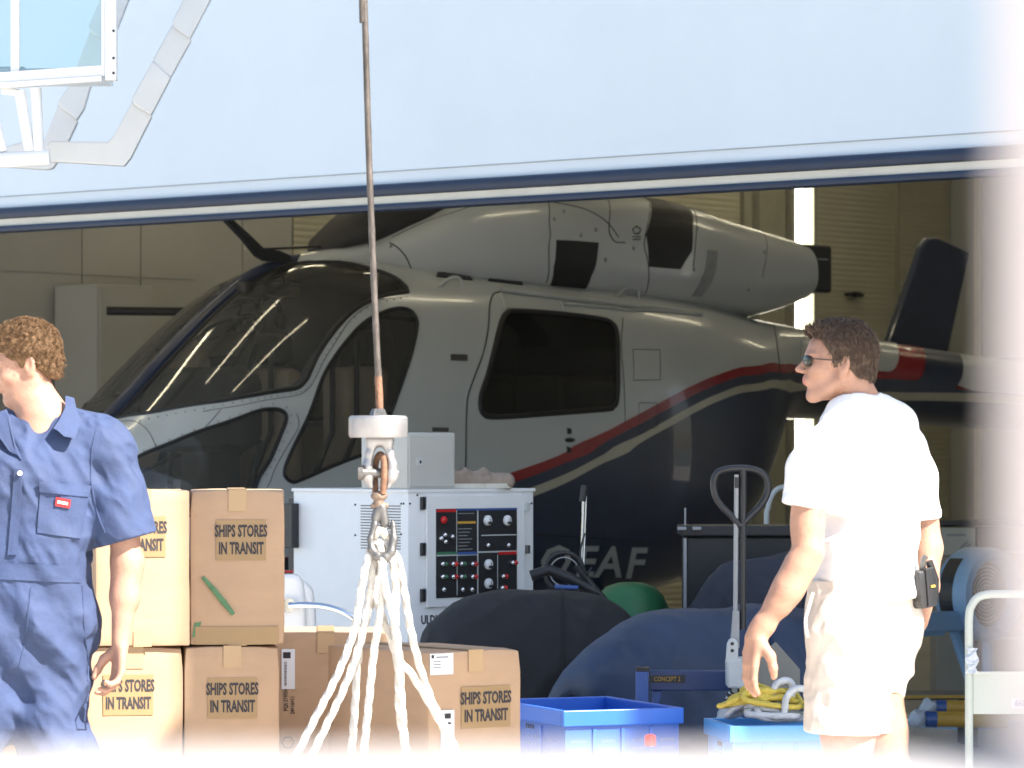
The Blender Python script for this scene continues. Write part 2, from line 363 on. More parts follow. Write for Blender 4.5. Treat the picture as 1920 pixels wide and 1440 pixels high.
# ============================================================ the setting
tag(MB().box((5,20,-.15), (60,70,.3)).build('deck', M['deck']), kind='structure')
tag(MB().box((0,900,-5), (5000,5000,.2)).build('sea', M['sea']), kind='structure')
TH = R(49.4); HO = (0, 16.8, 0)
hang = thing('hangar', 'grey panelled helicopter hangar with slatted shutter wall behind the helicopter', 'hangar', HO, TH)
def wave_mat(name, c, pitch, depth):
    m = mat(name, c, .5, var=.05, vscale=2); n = m.node_tree; L = n.links; b = n.nodes['Principled BSDF']
    tc = n.nodes.new('ShaderNodeTexCoord'); sx = n.nodes.new('ShaderNodeSeparateXYZ'); L.new(tc.outputs['Object'], sx.inputs[0])
    mu = n.nodes.new('ShaderNodeMath'); mu.operation = 'MULTIPLY'; mu.inputs[1].default_value = 2*PI/pitch; L.new(sx.outputs[2], mu.inputs[0])
    si = n.nodes.new('ShaderNodeMath'); si.operation = 'SINE'; L.new(mu.outputs[0], si.inputs[0])
    pw = n.nodes.new('ShaderNodeMath'); pw.operation = 'ABSOLUTE'; L.new(si.outputs[0], pw.inputs[0])
    bp = n.nodes.new('ShaderNodeBump'); bp.inputs['Strength'].default_value = 1; bp.inputs['Distance'].default_value = depth
    L.new(pw.outputs[0], bp.inputs['Height']); L.new(bp.outputs[0], b.inputs['Normal']); return m
M['shutter'] = wave_mat('roller_shutter', (.46,.44,.33), .09, .006)
yL = 7.2; xB = 14.2; zC = 4.5
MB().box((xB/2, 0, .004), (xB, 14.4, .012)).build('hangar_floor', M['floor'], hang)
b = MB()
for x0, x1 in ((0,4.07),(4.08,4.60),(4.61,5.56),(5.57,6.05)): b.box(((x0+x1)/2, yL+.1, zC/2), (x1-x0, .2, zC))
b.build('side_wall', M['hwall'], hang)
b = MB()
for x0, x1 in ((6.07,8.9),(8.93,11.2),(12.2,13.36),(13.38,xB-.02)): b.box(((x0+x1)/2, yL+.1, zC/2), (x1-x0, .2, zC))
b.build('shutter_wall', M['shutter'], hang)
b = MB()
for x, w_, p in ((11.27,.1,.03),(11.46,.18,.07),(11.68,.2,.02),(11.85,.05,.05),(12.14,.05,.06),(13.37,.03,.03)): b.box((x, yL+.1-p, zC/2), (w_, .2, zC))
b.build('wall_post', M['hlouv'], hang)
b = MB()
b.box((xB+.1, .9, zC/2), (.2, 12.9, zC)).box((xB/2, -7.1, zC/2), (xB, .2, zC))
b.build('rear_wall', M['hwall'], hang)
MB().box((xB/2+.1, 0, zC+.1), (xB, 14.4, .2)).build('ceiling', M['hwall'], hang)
MB().box((12.0, yL+.07, 2.3), (.20, .06, 4.2)).build('daylight_strip', M['strip'], hang)  # glowing strip added in place of an open slit to daylight
MB().box((xB-.03, 6.9, zC/2), (.05, .06, zC)).box((xB-.02, 5.9, 1.9), (.03, .02, 1.9)).build('corner_trim', M['creamtrim'], hang)
b = MB()
for z in (1.0, 2.55): b.box((2.6, yL-.003, z), (5.0, .006, .004))
for x in (1.6, 2.9): b.box((x, yL-.003, zC/2), (.005, .006, zC-.1))
b.build('panel_joint', M['grey'], hang)
for px in (1.5, 4.6, 7.7, 10.8):                      # fluorescent tubes whose reflections streak the helicopter
    for yy in (2.3, 4.1, 5.9):
        t = MB().box((px, yy, zC-.03), (1.35, .16, .05)).build('ceiling_light', M['white'], hang)
        MB().cyl((px-.62, yy, zC-.09), (px+.62, yy, zC-.09), .025, 10).build('tube', M['tube'], t)
front = MB().box((-.1, -12.4, 6.5), (.3, 12.0, 13)).box((-.1, .6, 9.35), (.3, 13.96, 7.3)).box((-.1, 8.4, 6.5), (.3, 1.6, 13))
front.build('front_wall', M['whitewall'], hang)
wg = MB(); wa, wb = Vector((4.86,12.55,0)), Vector((5.75,8.25,0)); wd = (wb-wa); wg.box((wd.length/2, -.1, 6.5), (wd.length, .2, 13), Matrix.Translation(wa) @ Matrix.Rotation(math.atan2(wd.y, wd.x), 4, 'Z')); wg.build('shade_wing', M['whitewall'], hang, world=True)  # unseen wall added to keep the sun off the covers and gear
MB().box((7, -4.6, 13.06), (14.6, 28, .1)).build('roof', M['whitewall'], hang)
# ---- the raised hangar door
LIP = 2.5
door = thing('hangar_door', 'huge pale white hangar door raised above the helicopter with black seals along its lip', 'hangar door', HO, TH)
MB().box((-.20, .9, (LIP+.02+5.72)/2), (.14, 14.2, 5.70-LIP-.02)).build('door_panel', M['whitewall'], door)
MB().box((-.274, .9, LIP+.155), (.004, 14.2, .003)).build('panel_joint', M['grey'], door)
MB().box((-.27, .9, LIP+.07), (.10, 14.2, .055), bev=.02).build('seal', M['rubber'], door, smooth=40)
MB().box((-.27, .9, LIP+.024), (.06, 14.2, .036)).build('trim_strip', M['creamtrim'], door)
MB().box((-.28, .9, LIP-.008), (.09, 14.2, .03), bev=.01).build('seal', M['rubber'], door, smooth=40)
# ---- items on and by the side wall
def hw(px, py, y):           # hangar-plane helper: point of the plane y = const (hangar frame) seen at a photo pixel
    k = (px-960)/F; c, s = math.cos(TH), math.sin(TH); x = (k*(HO[1]+y*c)+y*s)/(c-k*s); Y = HO[1]+x*s+y*c
    return x, EYE-(py-HOR)*Y/F
x0, z0 = hw(157, 720, 6.9); x1, z1 = hw(262, 538, 6.9)
lk = thing('wall_cabinet', 'pale grey wall cabinet behind the helicopter nose', 'cabinet', tuple(Matrix.Translation(HO) @ Matrix.Rotation(TH, 4, 'Z') @ Vector(((x0+x1)/2, 6.98, 0))), TH)
h = z1-.7
MB().box((0, 0, .7+h/2), (x1-x0, .4, h), bev=.008).build('cabinet_body', M['hwall'], lk)
MB().box((0, -.205, .7+h/2), (x1-x0-.05, .012, h-.05), bev=.004).build('door', M['hwall'], lk)
x2, z2 = hw(215, 583, 6.2); pr = Matrix.Translation(HO) @ Matrix.Rotation(TH, 4, 'Z') @ Vector((x2, 6.2, 0))
pp = thing('padded_pipe', 'short black padded tube jutting out level beside the windscreen', 'pipe', (pr.x, pr.y, 0), 0)
MB().cyl((-.05, 0, z2), (1.2, .05, z2-.01), .027, 16).build('pipe', M['blackp'], pp)
MB().cyl((1.1, .05, 0), (1.1, .05, z2), .03, 12).build('stand', M['grey'], pp)
x3, z3 = hw(1600, 553, yL-.03); q = Matrix.Translation(HO) @ Matrix.Rotation(TH, 4, 'Z') @ Vector((x3, yL-.04, z3))
br = thing('wall_bracket', 'small black bracket on the slatted wall right of the exhaust', 'bracket', q, TH)
MB().box((0, 0, 0), (.22, .05, .03), bev=.006).build('plate', M['blackm'], br)
MB().box((0, -.02, 0), (.06, .06, .045), bev=.006).build('clamp', M['blackm'], br)
q2 = Matrix.Translation(HO) @ Matrix.Rotation(TH, 4, 'Z') @ Vector((12.7, yL-.02, 2.06))
tag(MB().cyl((-.42, 0, .03), (.55, 0, 0), .006, 8).build('wall_cable', M['blackm']), 'thin black cable strung along the slatted wall under the bracket', 'cable')
bpy.data.objects['wall_cable'].location = q2; bpy.data.objects['wall_cable'].rotation_euler = (0,0,TH)

# ============================================================ added off-frame shade screen, cut so its shadow falls on the cartons
def shadow_poly(px, t, o=None, nn=None):                 # points of the plane of the left cartons' faces, carried towards the sun
    o = o or Vector(cpos0); nn = nn or Vector((math.sin(R(9)), -math.cos(R(9)), 0)); e = Vector((0,0,EYE)); out = []
    for a, b in px:
        d = P(a, b, 10)-e; k = (o-e).dot(nn)/d.dot(nn); out.append(tuple(e+d*k+SV*t))
    return out
cpos0 = (P(178,900,10.35).x, 10.35, 1.0)
scr = thing('shade_screen', 'unseen canvas shade screen on one pole, added to shadow the cartons', 'screen', (4.0, 7.5, 0))
pl = [Vector(p) for p in shadow_poly([(351,840),(351,1326),(228,1455),(228,1700),(1010,1700),(1010,840)], 6.5)]  # sheet outline is the wanted shadow, carried towards the sun
b = MB(); nrm = Vector((0,-.003,0)); n = len(pl)
b.raw([tuple(p) for p in pl]+[tuple(p+nrm) for p in pl], [tuple(range(n)), tuple(range(2*n-1, n-1, -1))]+[(i, (i+1) % n, (i+1) % n+n, i+n) for i in range(n)])
b.build('canvas', M['tee'], scr, world=True)
p2_ = [Vector(p) for p in shadow_poly([(440,1120),(440,1560),(760,1560),(760,1120)], 7.6, Vector((0,11.0,0)), Vector((0,-1,0)))]  # second added sheet, outlined to shadow the carton behind the stack
b = MB(); b.raw([tuple(p) for p in p2_]+[tuple(p+nrm) for p in p2_], [(0,1,2,3),(7,6,5,4),(0,1,5,4),(1,2,6,5),(2,3,7,6),(3,0,4,7)]); b.build('canvas', M['tee'], scr, world=True)
zt = max(p.z for p in pl); xa = min(p.x for p in pl); xb = max(p.x for p in pl); yy = pl[0].y+.05
b = MB(); b.cyl((xb+.04, yy, 0), (xb+.04, yy, zt+.1), .03, 12); b.build('pole', M['grey'], scr, world=True)
b = MB(); b.cyl((xb, yy, zt), (xa, yy, zt), .025, 12); b.build('boom', M['grey'], scr, world=True)

# ============================================================ near guard rail (out of focus in the photograph)
YG = .62; gr = thing('guard_rail', 'white painted guard rail close to the camera, blurred along the bottom and right edges', 'guard rail', (.1, YG, 0))
rr_ = .045; zr = EYE-(1434-HOR)*YG/F
MB().cyl((-2.0, 0, zr-rr_), (2.2, 0, zr-rr_), rr_, 24).build('top_rail', M['railw'], gr, smooth=True)
MB().cyl((-2.0, 0, .55), (2.2, 0, .55), .03, 16).build('lower_rail', M['white'], gr, smooth=True)
xp = (1886-960)*YG/F+rr_-.1
MB().cyl((xp, .004, 0), (xp, .004, 2.6), rr_, 24).build('stanchion', M['pinkw'], gr, smooth=True)
MB().cyl((-1.3, .004, 0), (-1.3, .004, zr-rr_), .03, 16).build('stanchion', M['white'], gr, smooth=True)

# ============================================================ white crane cab corner and folding arms, top left
YC = 14.2
cab = thing('glazed_cab', 'white framed glass cab standing on bare tubes at the top left', 'cab', P(60, 290, YC))
def pl_box(px0, py0, px1, py1, Y, th, bev=.004):
    a, c = P(px0, py0, Y), P(px1, py1, Y); return ((a.x+c.x)/2, Y+th/2, (a.z+c.z)/2), (abs(c.x-a.x), th, abs(a.z-c.z))
b = MB()
for px in (pl_box(197,-260,218,150,YC,.05), pl_box(190,-260,197,143,YC+.01,.04), pl_box(-600,-260,-560,150,YC,.05)): b.box(*px, bev=.003)
b2 = [P(-600,200,YC), P(197,143,YC), P(197,151,YC), P(-600,212,YC)]
for yo, th, z0, z1 in ((0,.05,142,152),(.012,.03,122,141)):
    V = [];
    for yv in (YC+yo, YC+yo+th):
        for px, dz in ((-600,56),(190,0)):
            for z in (z0, z1): V.append(tuple(P(px, z+dz*.95, YC)+Vector((0, yv-YC, 0))))
    b.raw(V, [(0,2,3,1),(4,5,7,6),(0,1,5,4),(2,6,7,3),(0,4,6,2),(1,3,7,5)])
b.build('frame', M['white'], cab, world=True)
b = MB(); b.box(*pl_box(20,-260,36,150,YC+.03,.02)); b.build('glazing_bar', M['white'], cab, world=True)
MB().box(*pl_box(-570,-260,192,150,YC+.045,.006)).build('glass_pane', M['glassC'], cab, world=True)
b = MB(); a = P(0,0,YC)
b.box((a.x-.62, YC+.25, P(0,128,YC).z-.01), (2.0, .4, .03))
b.build('sill', M['whitewall'], cab, world=True)
MB().box((P(-10,0,YC).x, YC+.4, P(0,124,YC).z+.02), (.14, .1, .03), bev=.01).build('control_box', M['lgrey'], cab, world=True)
for py in (58, 109, 137): MB().cyl(P(213,py,YC)+Vector((0,-.006,0)), P(213,py,YC)+Vector((0,.01,0)), .005, 10).build('bolt', M['blackm'], cab, world=True)
for (x0_, y0_, x1_, y1_, r) in ((34,168,52,282,.021),(64,163,70,282,.021),(-14,215,4,282,.016),(0,168,34,172,.014)):
    MB().cyl(P(x0_,y0_,YC)+Vector((0,.05,0)), P(x1_,y1_,YC)+Vector((0,.05,0)), r, 16).build('support_tube', M['white'], cab, smooth=True, world=True)
MB().cyl(P(-500,330,YC)+Vector((0,.05,0)), P(90,293,YC)+Vector((0,.05,0)), .03, 20).build('main_tube', M['white'], cab, smooth=True, world=True)
def arm(name, label, polys, bolts, Y, x0):
    t = thing(name, label, 'folding arm', P(x0, 280, Y), group='folding arms of the hangar door')
    for i, poly in enumerate(polys):
        pts = [P(a, c, Y) for a, c in poly]; b = MB(); off = -.014*(i % 2)-.008*i
        b.prism([(p.x, p.z) for p in pts], .05); s = b.build('arm_link', M['lgrey2'], t)
        s.data.transform(wm(t).inverted() @ Matrix.Translation((0, Y+off, 0)))
        bv = s.modifiers.new('bevel', 'BEVEL'); bv.width = .006; bv.segments = 2
    for a, c in bolts:
        p = P(a, c, Y-.045); MB().lathe([(0,-.06),(.011,-.06),(.012,-.054),(.022,-.052),(.023,-.03),(0,-.03)], 18, mtx=Matrix.Translation(p) @ Matrix.Rotation(-PI/2, 4, 'X') @ Matrix.Scale(-1, 4, (0,0,1))).build('bolt', M['steel'], t, world=True)
    return t
M['lgrey2'] = mat('arm_paint', (.62,.64,.65), .4, var=.03)
arm('folding_arm', 'right white folding arm of bolted links, bent sharply at the elbow', [
  [(86,285),(88,272),(97,265),(203,267),(214,256),(250,188),(286,218),(246,297),(234,312),(95,304),(87,297)],
  [(249,186),(288,116),(322,147),(285,218),(252,196)], [(288,114),(326,46),(360,76),(321,147),(290,124)],
  [(326,42),(372,-50),(420,-42),(358,76),(328,52)], [(372,-52),(440,-180),(474,-150),(404,-20),(374,-42)]], [(259,189),(297,117),(335,45)], 15.0, 160)
arm('folding_arm', 'left white folding arm of bolted links, half hidden behind the glazed cab', [
  [(-80,300),(60,262),(84,262),(112,192),(147,228),(118,290),(100,317),(88,319),(-80,308)],
  [(110,194),(140,150),(176,150),(160,205),(146,227),(118,204)], [(140,140),(172,56),(212,84),(176,158),(142,154)], [(168,54),(212,-50),(262,-44),(212,84),(176,66)],
  [(212,-52),(270,-180),(312,-160),(250,-30),(214,-40)]], [(122,199),(177,60)], 15.5, 40)
# ============================================================ helicopter
HT = R(44.5); HX, HY = -2.36, 19.8
heli = thing('helicopter', 'white helicopter with navy belly and red stripe, parked nose-out in the hangar', 'helicopter', (HX, HY, 0), HT)
cH, sH = math.cos(HT), math.sin(HT)
def H2W(u, v, w): return np.stack([HX+u*cH+v*sH, HY+u*sH-v*cH, w], -1)
def proj(W): return np.stack([960+F*W[...,0]/W[...,1], HOR-F*(W[...,2]-EYE)/W[...,1]], -1)
class Surf:
    def __init__(s, ku, T_, B_, W_, nt, nb, wc=.5):
        k = np.sqrt(ku); s.T, s.B, s.W = pchip(k, T_), pchip(k, B_), pchip(k, W_); s.nt, s.nb, s.wc = nt, nb, wc; s.k0, s.k1 = k[0], k[-1]
        S, Tt = np.meshgrid(np.linspace(s.k0, s.k1, 700), np.linspace(.001, .999, 360), indexing='ij'); s.S, s.Tt = S, Tt
        w_ = H2W(*s.f(S, Tt)); s.px = proj(w_)
        du = np.gradient(w_, axis=0); dv = np.gradient(w_, axis=1); n = np.cross(du, dv); view = w_-np.array([0,0,EYE])
        d = (n*view).sum(-1); cen = H2W(s.S**2, 0*S, .5*(s.T(S)+s.B(S))); out = np.sign((n*(w_-cen)).sum(-1)); s.front = d*out < 0
    def f(s, S, t, off=0):
        S = np.asarray(S, float); ph = np.clip(np.asarray(t, float), 0, 1)*PI; T_, B_, W_ = s.T(S), s.B(S), s.W(S)
        c = B_+(T_-B_)*s.wc; cp, sp = np.cos(ph), np.sin(ph); n = np.where(cp > 0, s.nt, s.nb)
        v = W_*np.abs(sp)**(2/n); w_ = c+np.where(cp > 0, T_-c, c-B_)*np.sign(cp)*np.abs(cp)**(2/n)
        return (S**2, v, w_)
    def nrm(s, S, t):
        e = 1e-3; t = np.clip(t, 2e-3, .998); S = np.clip(S, s.k0+2*e, s.k1-2*e)
        a = np.stack(s.f(S+e, t), -1)-np.stack(s.f(S-e, t), -1); b = np.stack(s.f(S, t+e), -1)-np.stack(s.f(S, t-e), -1)
        n = np.cross(a, b); n /= np.linalg.norm(n, axis=-1, keepdims=True)+1e-9
        cen = np.stack([S**2, 0*S, .5*(s.T(S)+s.B(S))], -1); q = np.stack(s.f(S, t), -1)-cen; return n*np.sign((n*q).sum(-1, keepdims=True))
    def inv(s, pts):
        out = []
        for a, b in pts:
            d = np.where(s.front, (s.px[...,0]-a)**2+(s.px[...,1]-b)**2, 1e9); i = np.unravel_index(np.argmin(d), d.shape)
            x = np.array([s.S[i], s.Tt[i]])
            if d[i] < 16:
                for _ in range(3):
                    g = lambda q: proj(H2W(*s.f(q[0], q[1])))
                    p0 = g(x); J = np.stack([(g(x+[1e-4,0])-p0)/1e-4, (g(x+[0,1e-4])-p0)/1e-4], 1)
                    try: dx = np.linalg.solve(J, np.array([a, b])-p0)
                    except Exception: break
                    if np.abs(dx).max() > .02: break
                    x = x+dx
            out.append((min(max(x[0], s.k0), s.k1), min(max(x[1], 0), 1)))
        return np.array(out)
    def loc(s, st, off=0, side=1):
        st = np.asarray(st); p = np.stack(s.f(st[:,0], st[:,1]), -1)+s.nrm(st[:,0], st[:,1])*off
        return [(a, -b*side, c) for a, b, c in p]
    def line(s, mb, st, r, off=0, n=6, closed=False, side=1, mi=0): return mb.tube(s.loc(st, off, side), r, n, mi=mi, closed=closed, cap=not closed)
    def patch(s, mb, poly, off, th=.004, mi=0, side=1):   # thin raised patch following the surface
        pts, tris = cdt(poly, .03); n = len(pts); a = s.loc(pts, off, side); mb.raw(a, tris, mi)
        m = len(poly); ring = s.loc(poly, off, side); ring2 = s.loc(poly, off-th-.004, side)
        mb.raw(ring+ring2, [(i, (i+1) % m, (i+1) % m+m, i+m) for i in range(m)], mi)
def inside(pts, poly):
    x, y = pts[:,0], pts[:,1]; r = np.zeros(len(pts), bool); n = len(poly)
    for i in range(n):
        x0, y0 = poly[i]; x1, y1 = poly[(i+1) % n]
        c = ((y0 > y) != (y1 > y)) & (x < (x1-x0)*(y-y0)/((y1-y0) if y1 != y0 else 1e-12)+x0); r ^= c
    return r
def cdt(poly, step):
    poly = np.array(poly); lo, hi = poly.min(0), poly.max(0); g = np.array([(a, b) for a in np.arange(lo[0], hi[0], step) for b in np.arange(lo[1], hi[1], step)])
    if len(g): g = g[inside(g, poly)]
    pts = list(map(tuple, poly))+list(map(tuple, g)); n = len(poly)
    r = geometry.delaunay_2d_cdt([Vector(p) for p in pts], [(i, (i+1) % n) for i in range(n)], [], 0, 1e-6)
    V = np.array([tuple(v) for v in r[0]]); Fc = np.array([tuple(f) for f in r[2]]); c = V[Fc].mean(1); return V, [tuple(f) for f in Fc[inside(c, poly)]]
ku = [0,.02,.08,.18,.30,.47,.65,.84,1.03,1.34,1.6,2.0,3.0,3.8,4.2,4.5,4.8,5.05,5.3,5.6,6.2,7.2,8.4,9.4]
BODY = Surf(ku, [1.12,1.27,1.38,1.49,1.57,1.71,1.87,2.03,2.18,2.37,2.445,2.47,2.46,2.43,2.40,2.36,2.30,2.25,2.22,2.19,2.14,2.06,1.98,1.92],
  [1.12,.97,.86,.77,.72,.67,.63,.60,.57,.54,.52,.50,.50,.51,.54,.61,.80,1.12,1.48,1.59,1.60,1.56,1.53,1.50],
  [0,.26,.42,.53,.60,.66,.70,.725,.74,.76,.77,.78,.78,.78,.76,.73,.67,.58,.46,.36,.285,.255,.235,.21], 2.7, 2.6, .46)
COWL = Surf([1.55,1.62,1.8,2.0,2.3,2.73,3.3,4.2,5.0,5.5,5.62], [2.42,2.48,2.53,2.58,2.71,2.87,2.93,2.93,2.82,2.74,2.72],
  [2.36,2.34,2.32,2.3,2.28,2.26,2.24,2.2,2.2,2.28,2.32], [.02,.10,.20,.28,.40,.50,.54,.54,.45,.39,.38], 2.9, 2.5, .42)
# ---- traced outlines (photo pixels -> surface)
def densify(st, step=.02, closed=True):
    out = []; n = len(st)
    for i in range(n if closed else n-1):
        a, b = st[i], st[(i+1) % n]; k = max(1, int(np.hypot(*(b-a))/step))
        for j in range(k): out.append(a+(b-a)*j/k)
    if not closed: out.append(st[-1])
    return np.array(out)
frame_up = [(765,548),(740,551),(715,556),(680,572),(650,595),(620,630),(597,665),(583,695),(574,713),(553,729),(500,737),(455,745),(400,754),(300,771),(245,779),(205,786)]
up = BODY.inv(frame_up)
topc = BODY.inv([(640,492),(700,505),(740,520),(762,538)])
s_lo = up[-1][0]; s_hi = BODY.inv([(560,492)])[0][0]
TP = .012
scr_poly = np.array([(s, TP) for s in np.linspace(min(s_lo, math.sqrt(.30)), s_hi-.03, 24)]+[(s_hi, TP+.015)]+[tuple(q) for q in cr(topc, 4)]+[tuple(q) for q in cr(up, 4)])
W2 = cr(BODY.inv([(711,589),(732,581),(753,578),(769,582),(779,594),(782,612),(772,660),(753,718),(732,776),(715,820),(700,836),(685,845),(605,882),(566,899),(550,904),(536,895),(534,878),(547,845),(579,779),(605,708),(632,663),(664,623),(690,600)]), 4, True)
W3 = cr(BODY.inv([(236,866),(248,862),(311,834),(364,812),(430,790),(483,771),(512,767),(530,771),(537,784),(527,813),(506,863),(480,911),(462,950),(430,962),(350,966),(280,960),(235,935),(225,895)]), 4, True)
W4 = cr(BODY.inv([(950,587),(966,583),(1055,589),(1125,598),(1146,605),(1156,622),(1158,680),(1157,745),(1150,762),(1130,768),(1000,778),(925,782),(906,776),(900,760),(903,735),(915,700),(930,640),(940,603)]), 4, True)
S4 = W4.copy()
WIN = [('windscreen', scr_poly, 'glassH'), ('door_window', W2, 'glassH'), ('chin_window', W3, 'glassH'), ('cabin_window', W4, 'glassD')]
# livery lines t(s): red top, red bottom, cream top, cream bottom
def tline(pts, head, tail):
    st = BODY.inv(pts); a = sorted([tuple(q) for q in st]); a = head+[q for q in a]+tail; X = [q[0] for q in a]; 
    keep = [0]+[i for i in range(1, len(a)) if X[i] > X[i-1]+1e-3 and X[i] > max(X[:i])+1e-3]; a = [a[i] for i in keep]; return pchip([q[0] for q in a], [q[1] for q in a])
base = [(880,918),(940,893),(1000,872),(1060,848),(1130,812),(1200,775),(1250,748),(1300,722),(1350,701),(1400,687),(1440,681),(1500,684),(1560,690),(1625,695),(1700,698)]
W_S = [20,20,20,20,20,20,20,19,18,17,17,16,16,16,15]; C_S = [41,41,41,41,41,41,40,38,36,34,33,35,36,38,38]; D_S = [59,59,59,58,57,56,55,53,50,48,48,49,51,53,53]
def sh(o): return [(a, b+d) for (a, b), d in zip(base, o)]
hd = lambda e: [(0,.62+e),(.3,.72+e),(.9,.70+e),(1.25,.66+e)]
s17 = BODY.inv([(1734,736),(1806,737),(1880,739)]); s18 = BODY.inv([(1734,751),(1806,753),(1880,756)]); end3 = [tuple(q) for q in s17]; end4 = [tuple(q) for q in s18]
e1 = [(end3[0][0], BODY.inv([(1734,699)])[0][1]), (end3[1][0], end3[1][1]-.02), (end3[1][0]+.05, end3[1][1]-.004)]
L1 = tline(base, hd(0), e1+[(3.2, end3[2][1]-.004)]); L2 = tline(sh(W_S), hd(.012), [(end3[0][0], BODY.inv([(1734,713)])[0][1]), (end3[1][0], end3[1][1]-.012), (3.2, end3[2][1]-.002)])
L3 = tline(sh(C_S), hd(.024), end3+[(3.2, end3[2][1])]); L4 = tline(sh(D_S), hd(.034), end4+[(3.2, end4[2][1])])
def mesh_body():
    step = .021; sv = [0.0]; 
    while sv[-1] < BODY.k1: sv.append(sv[-1]+step)
    sv = np.array(sv); sv[-1] = BODY.k1; tv = np.linspace(0, 1, 50)
    polys = [densify(p, .02) for _, p, _ in WIN]; pts = []; edges = []
    def addp(p, closed):
        n0 = len(pts); pts.extend(map(tuple, p)); n = len(p); edges.extend([(n0+i, n0+(i+1) % n) for i in range(n if closed else n-1)])
    for p in polys: addp(p, True)
    for Lf in (L1, L2, L3, L4):
        s_ = np.linspace(0.0, BODY.k1, 170); addp(np.stack([s_, Lf(s_)], 1), False)
    addp(np.array([(0,0),(BODY.k1,0),(BODY.k1,1),(0,1)]), True)
    allb = np.array(pts)
    G = np.array([(a, b) for a in sv for b in tv]); keep = np.ones(len(G), bool)
    for i in range(0, len(G), 500):
        d = ((G[i:i+500, None, :]-allb[None])**2).sum(-1).min(1); keep[i:i+500] = d > .007**2
    edge = (G[:,1] < 1e-6) | (G[:,1] > 1-1e-6); keep |= edge
    pts2 = pts+list(map(tuple, G[keep]))
    r = geometry.delaunay_2d_cdt([Vector(p) for p in pts2], edges, [], 0, 1e-5)
    V = np.array([tuple(v) for v in r[0]]); Fc = np.array([tuple(f) for f in r[2]]); C = V[Fc].mean(1); reg = np.zeros(len(Fc), int)
    s_, t_ = C[:,0], C[:,1]
    reg[t_ > L1(s_)] = 1; reg[t_ > L2(s_)] = 2; reg[t_ > L3(s_)] = 3; reg[t_ > L4(s_)] = 2
    # tail swoosh: cream, red and navy tongues
    for k, p in enumerate(polys): reg[inside(C, p)] = 10+k
    return V, Fc, reg
V, Fc, reg = mesh_body()
X3 = np.stack(BODY.f(V[:,0], V[:,1]), -1)
def emit(sel, name, mats, mi=None, both=True, parent=heli):
    b = MB(); idx = np.where(sel)[0]
    for side in ((1,-1) if both else (1,)):
        P3 = [(a, -c*side, d) for a, c, d in X3]; used = np.unique(Fc[idx]); mp_ = -np.ones(len(V), int); mp_[used] = np.arange(len(used))
        n0 = len(b.v); b.v += [P3[i] for i in used]
        for j in idx:
            f = tuple(int(mp_[q])+n0 for q in Fc[j]); b.f.append(f if side > 0 else f[::-1]); b.mi.append(0 if mi is None else int(mi[j]))
    me = bpy.data.meshes.new(name); me.from_pydata(b.v, [], b.f); me.polygons.foreach_set('material_index', b.mi)
    bm = bmesh.new(); bm.from_mesh(me); bmesh.ops.remove_doubles(bm, verts=bm.verts[:], dist=.0004); bmesh.ops.recalc_face_normals(bm, faces=bm.faces[:]); bm.to_mesh(me); bm.free()
    return link(name, me, mats, parent, 60)
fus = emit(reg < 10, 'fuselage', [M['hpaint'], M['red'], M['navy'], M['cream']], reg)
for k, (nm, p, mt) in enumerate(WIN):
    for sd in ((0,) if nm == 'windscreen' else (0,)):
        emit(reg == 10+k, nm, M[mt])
# ---- windscreen centre post (dark navy) and seals
b = MB(); ss = np.linspace(math.sqrt(.24), s_hi+.02, 40); st = np.stack([ss, 0*ss], 1)
c = np.stack(BODY.f(ss, 0*ss), -1); b.tube([(a, 0, w_-.002) for a, _, w_ in c], [.048]*len(c), 12); b.build('centre_post', M['navy'], heli, smooth=True)
for k, (nm, p, mt) in enumerate(WIN):
    for side in (1, -1):
        b = MB(); BODY.line(b, densify(p, .03), .011 if nm != 'cabin_window' else .016, 0, 8, True, side); b.build('window_seal', M['seal'], heli, smooth=True)
# inner frame tube behind the glass, so the frames have thickness
fr = MB(); BODY.line(fr, BODY.inv(frame_up), .028, -.03, 8); BODY.line(fr, BODY.inv([(540,770),(560,745),(585,715),(620,655)]), .03, -.03, 8); fr.build('door_frame', M['grey'], heli, smooth=True)
# rivets along the door frame
riv = cr(BODY.inv([(752,559),(700,572),(655,604),(622,645),(600,683),(585,712),(565,735),(520,742),(470,750),(400,763),(330,776),(262,789)]), 4)
riv2 = cr(BODY.inv([(248,854),(270,845),(293,835),(317,825),(341,815),(364,806),(388,797),(409,790),(430,783),(450,776),(471,769),(490,763),(512,757),(537,763),(546,779),(544,795),(538,811),(531,828),(523,845),(515,862),(507,876),(499,890)]), 1)
RV = None
for L_ in (riv, riv2):
    for p in BODY.loc(L_, .002):
        if RV is None: RV = MB().sph((0,0,0), .0052, 4).build('rivet', M['grey'], heli, smooth=True); RV.location = p
        else: r_ = RV.copy(); COL.objects.link(r_); r_.location = p
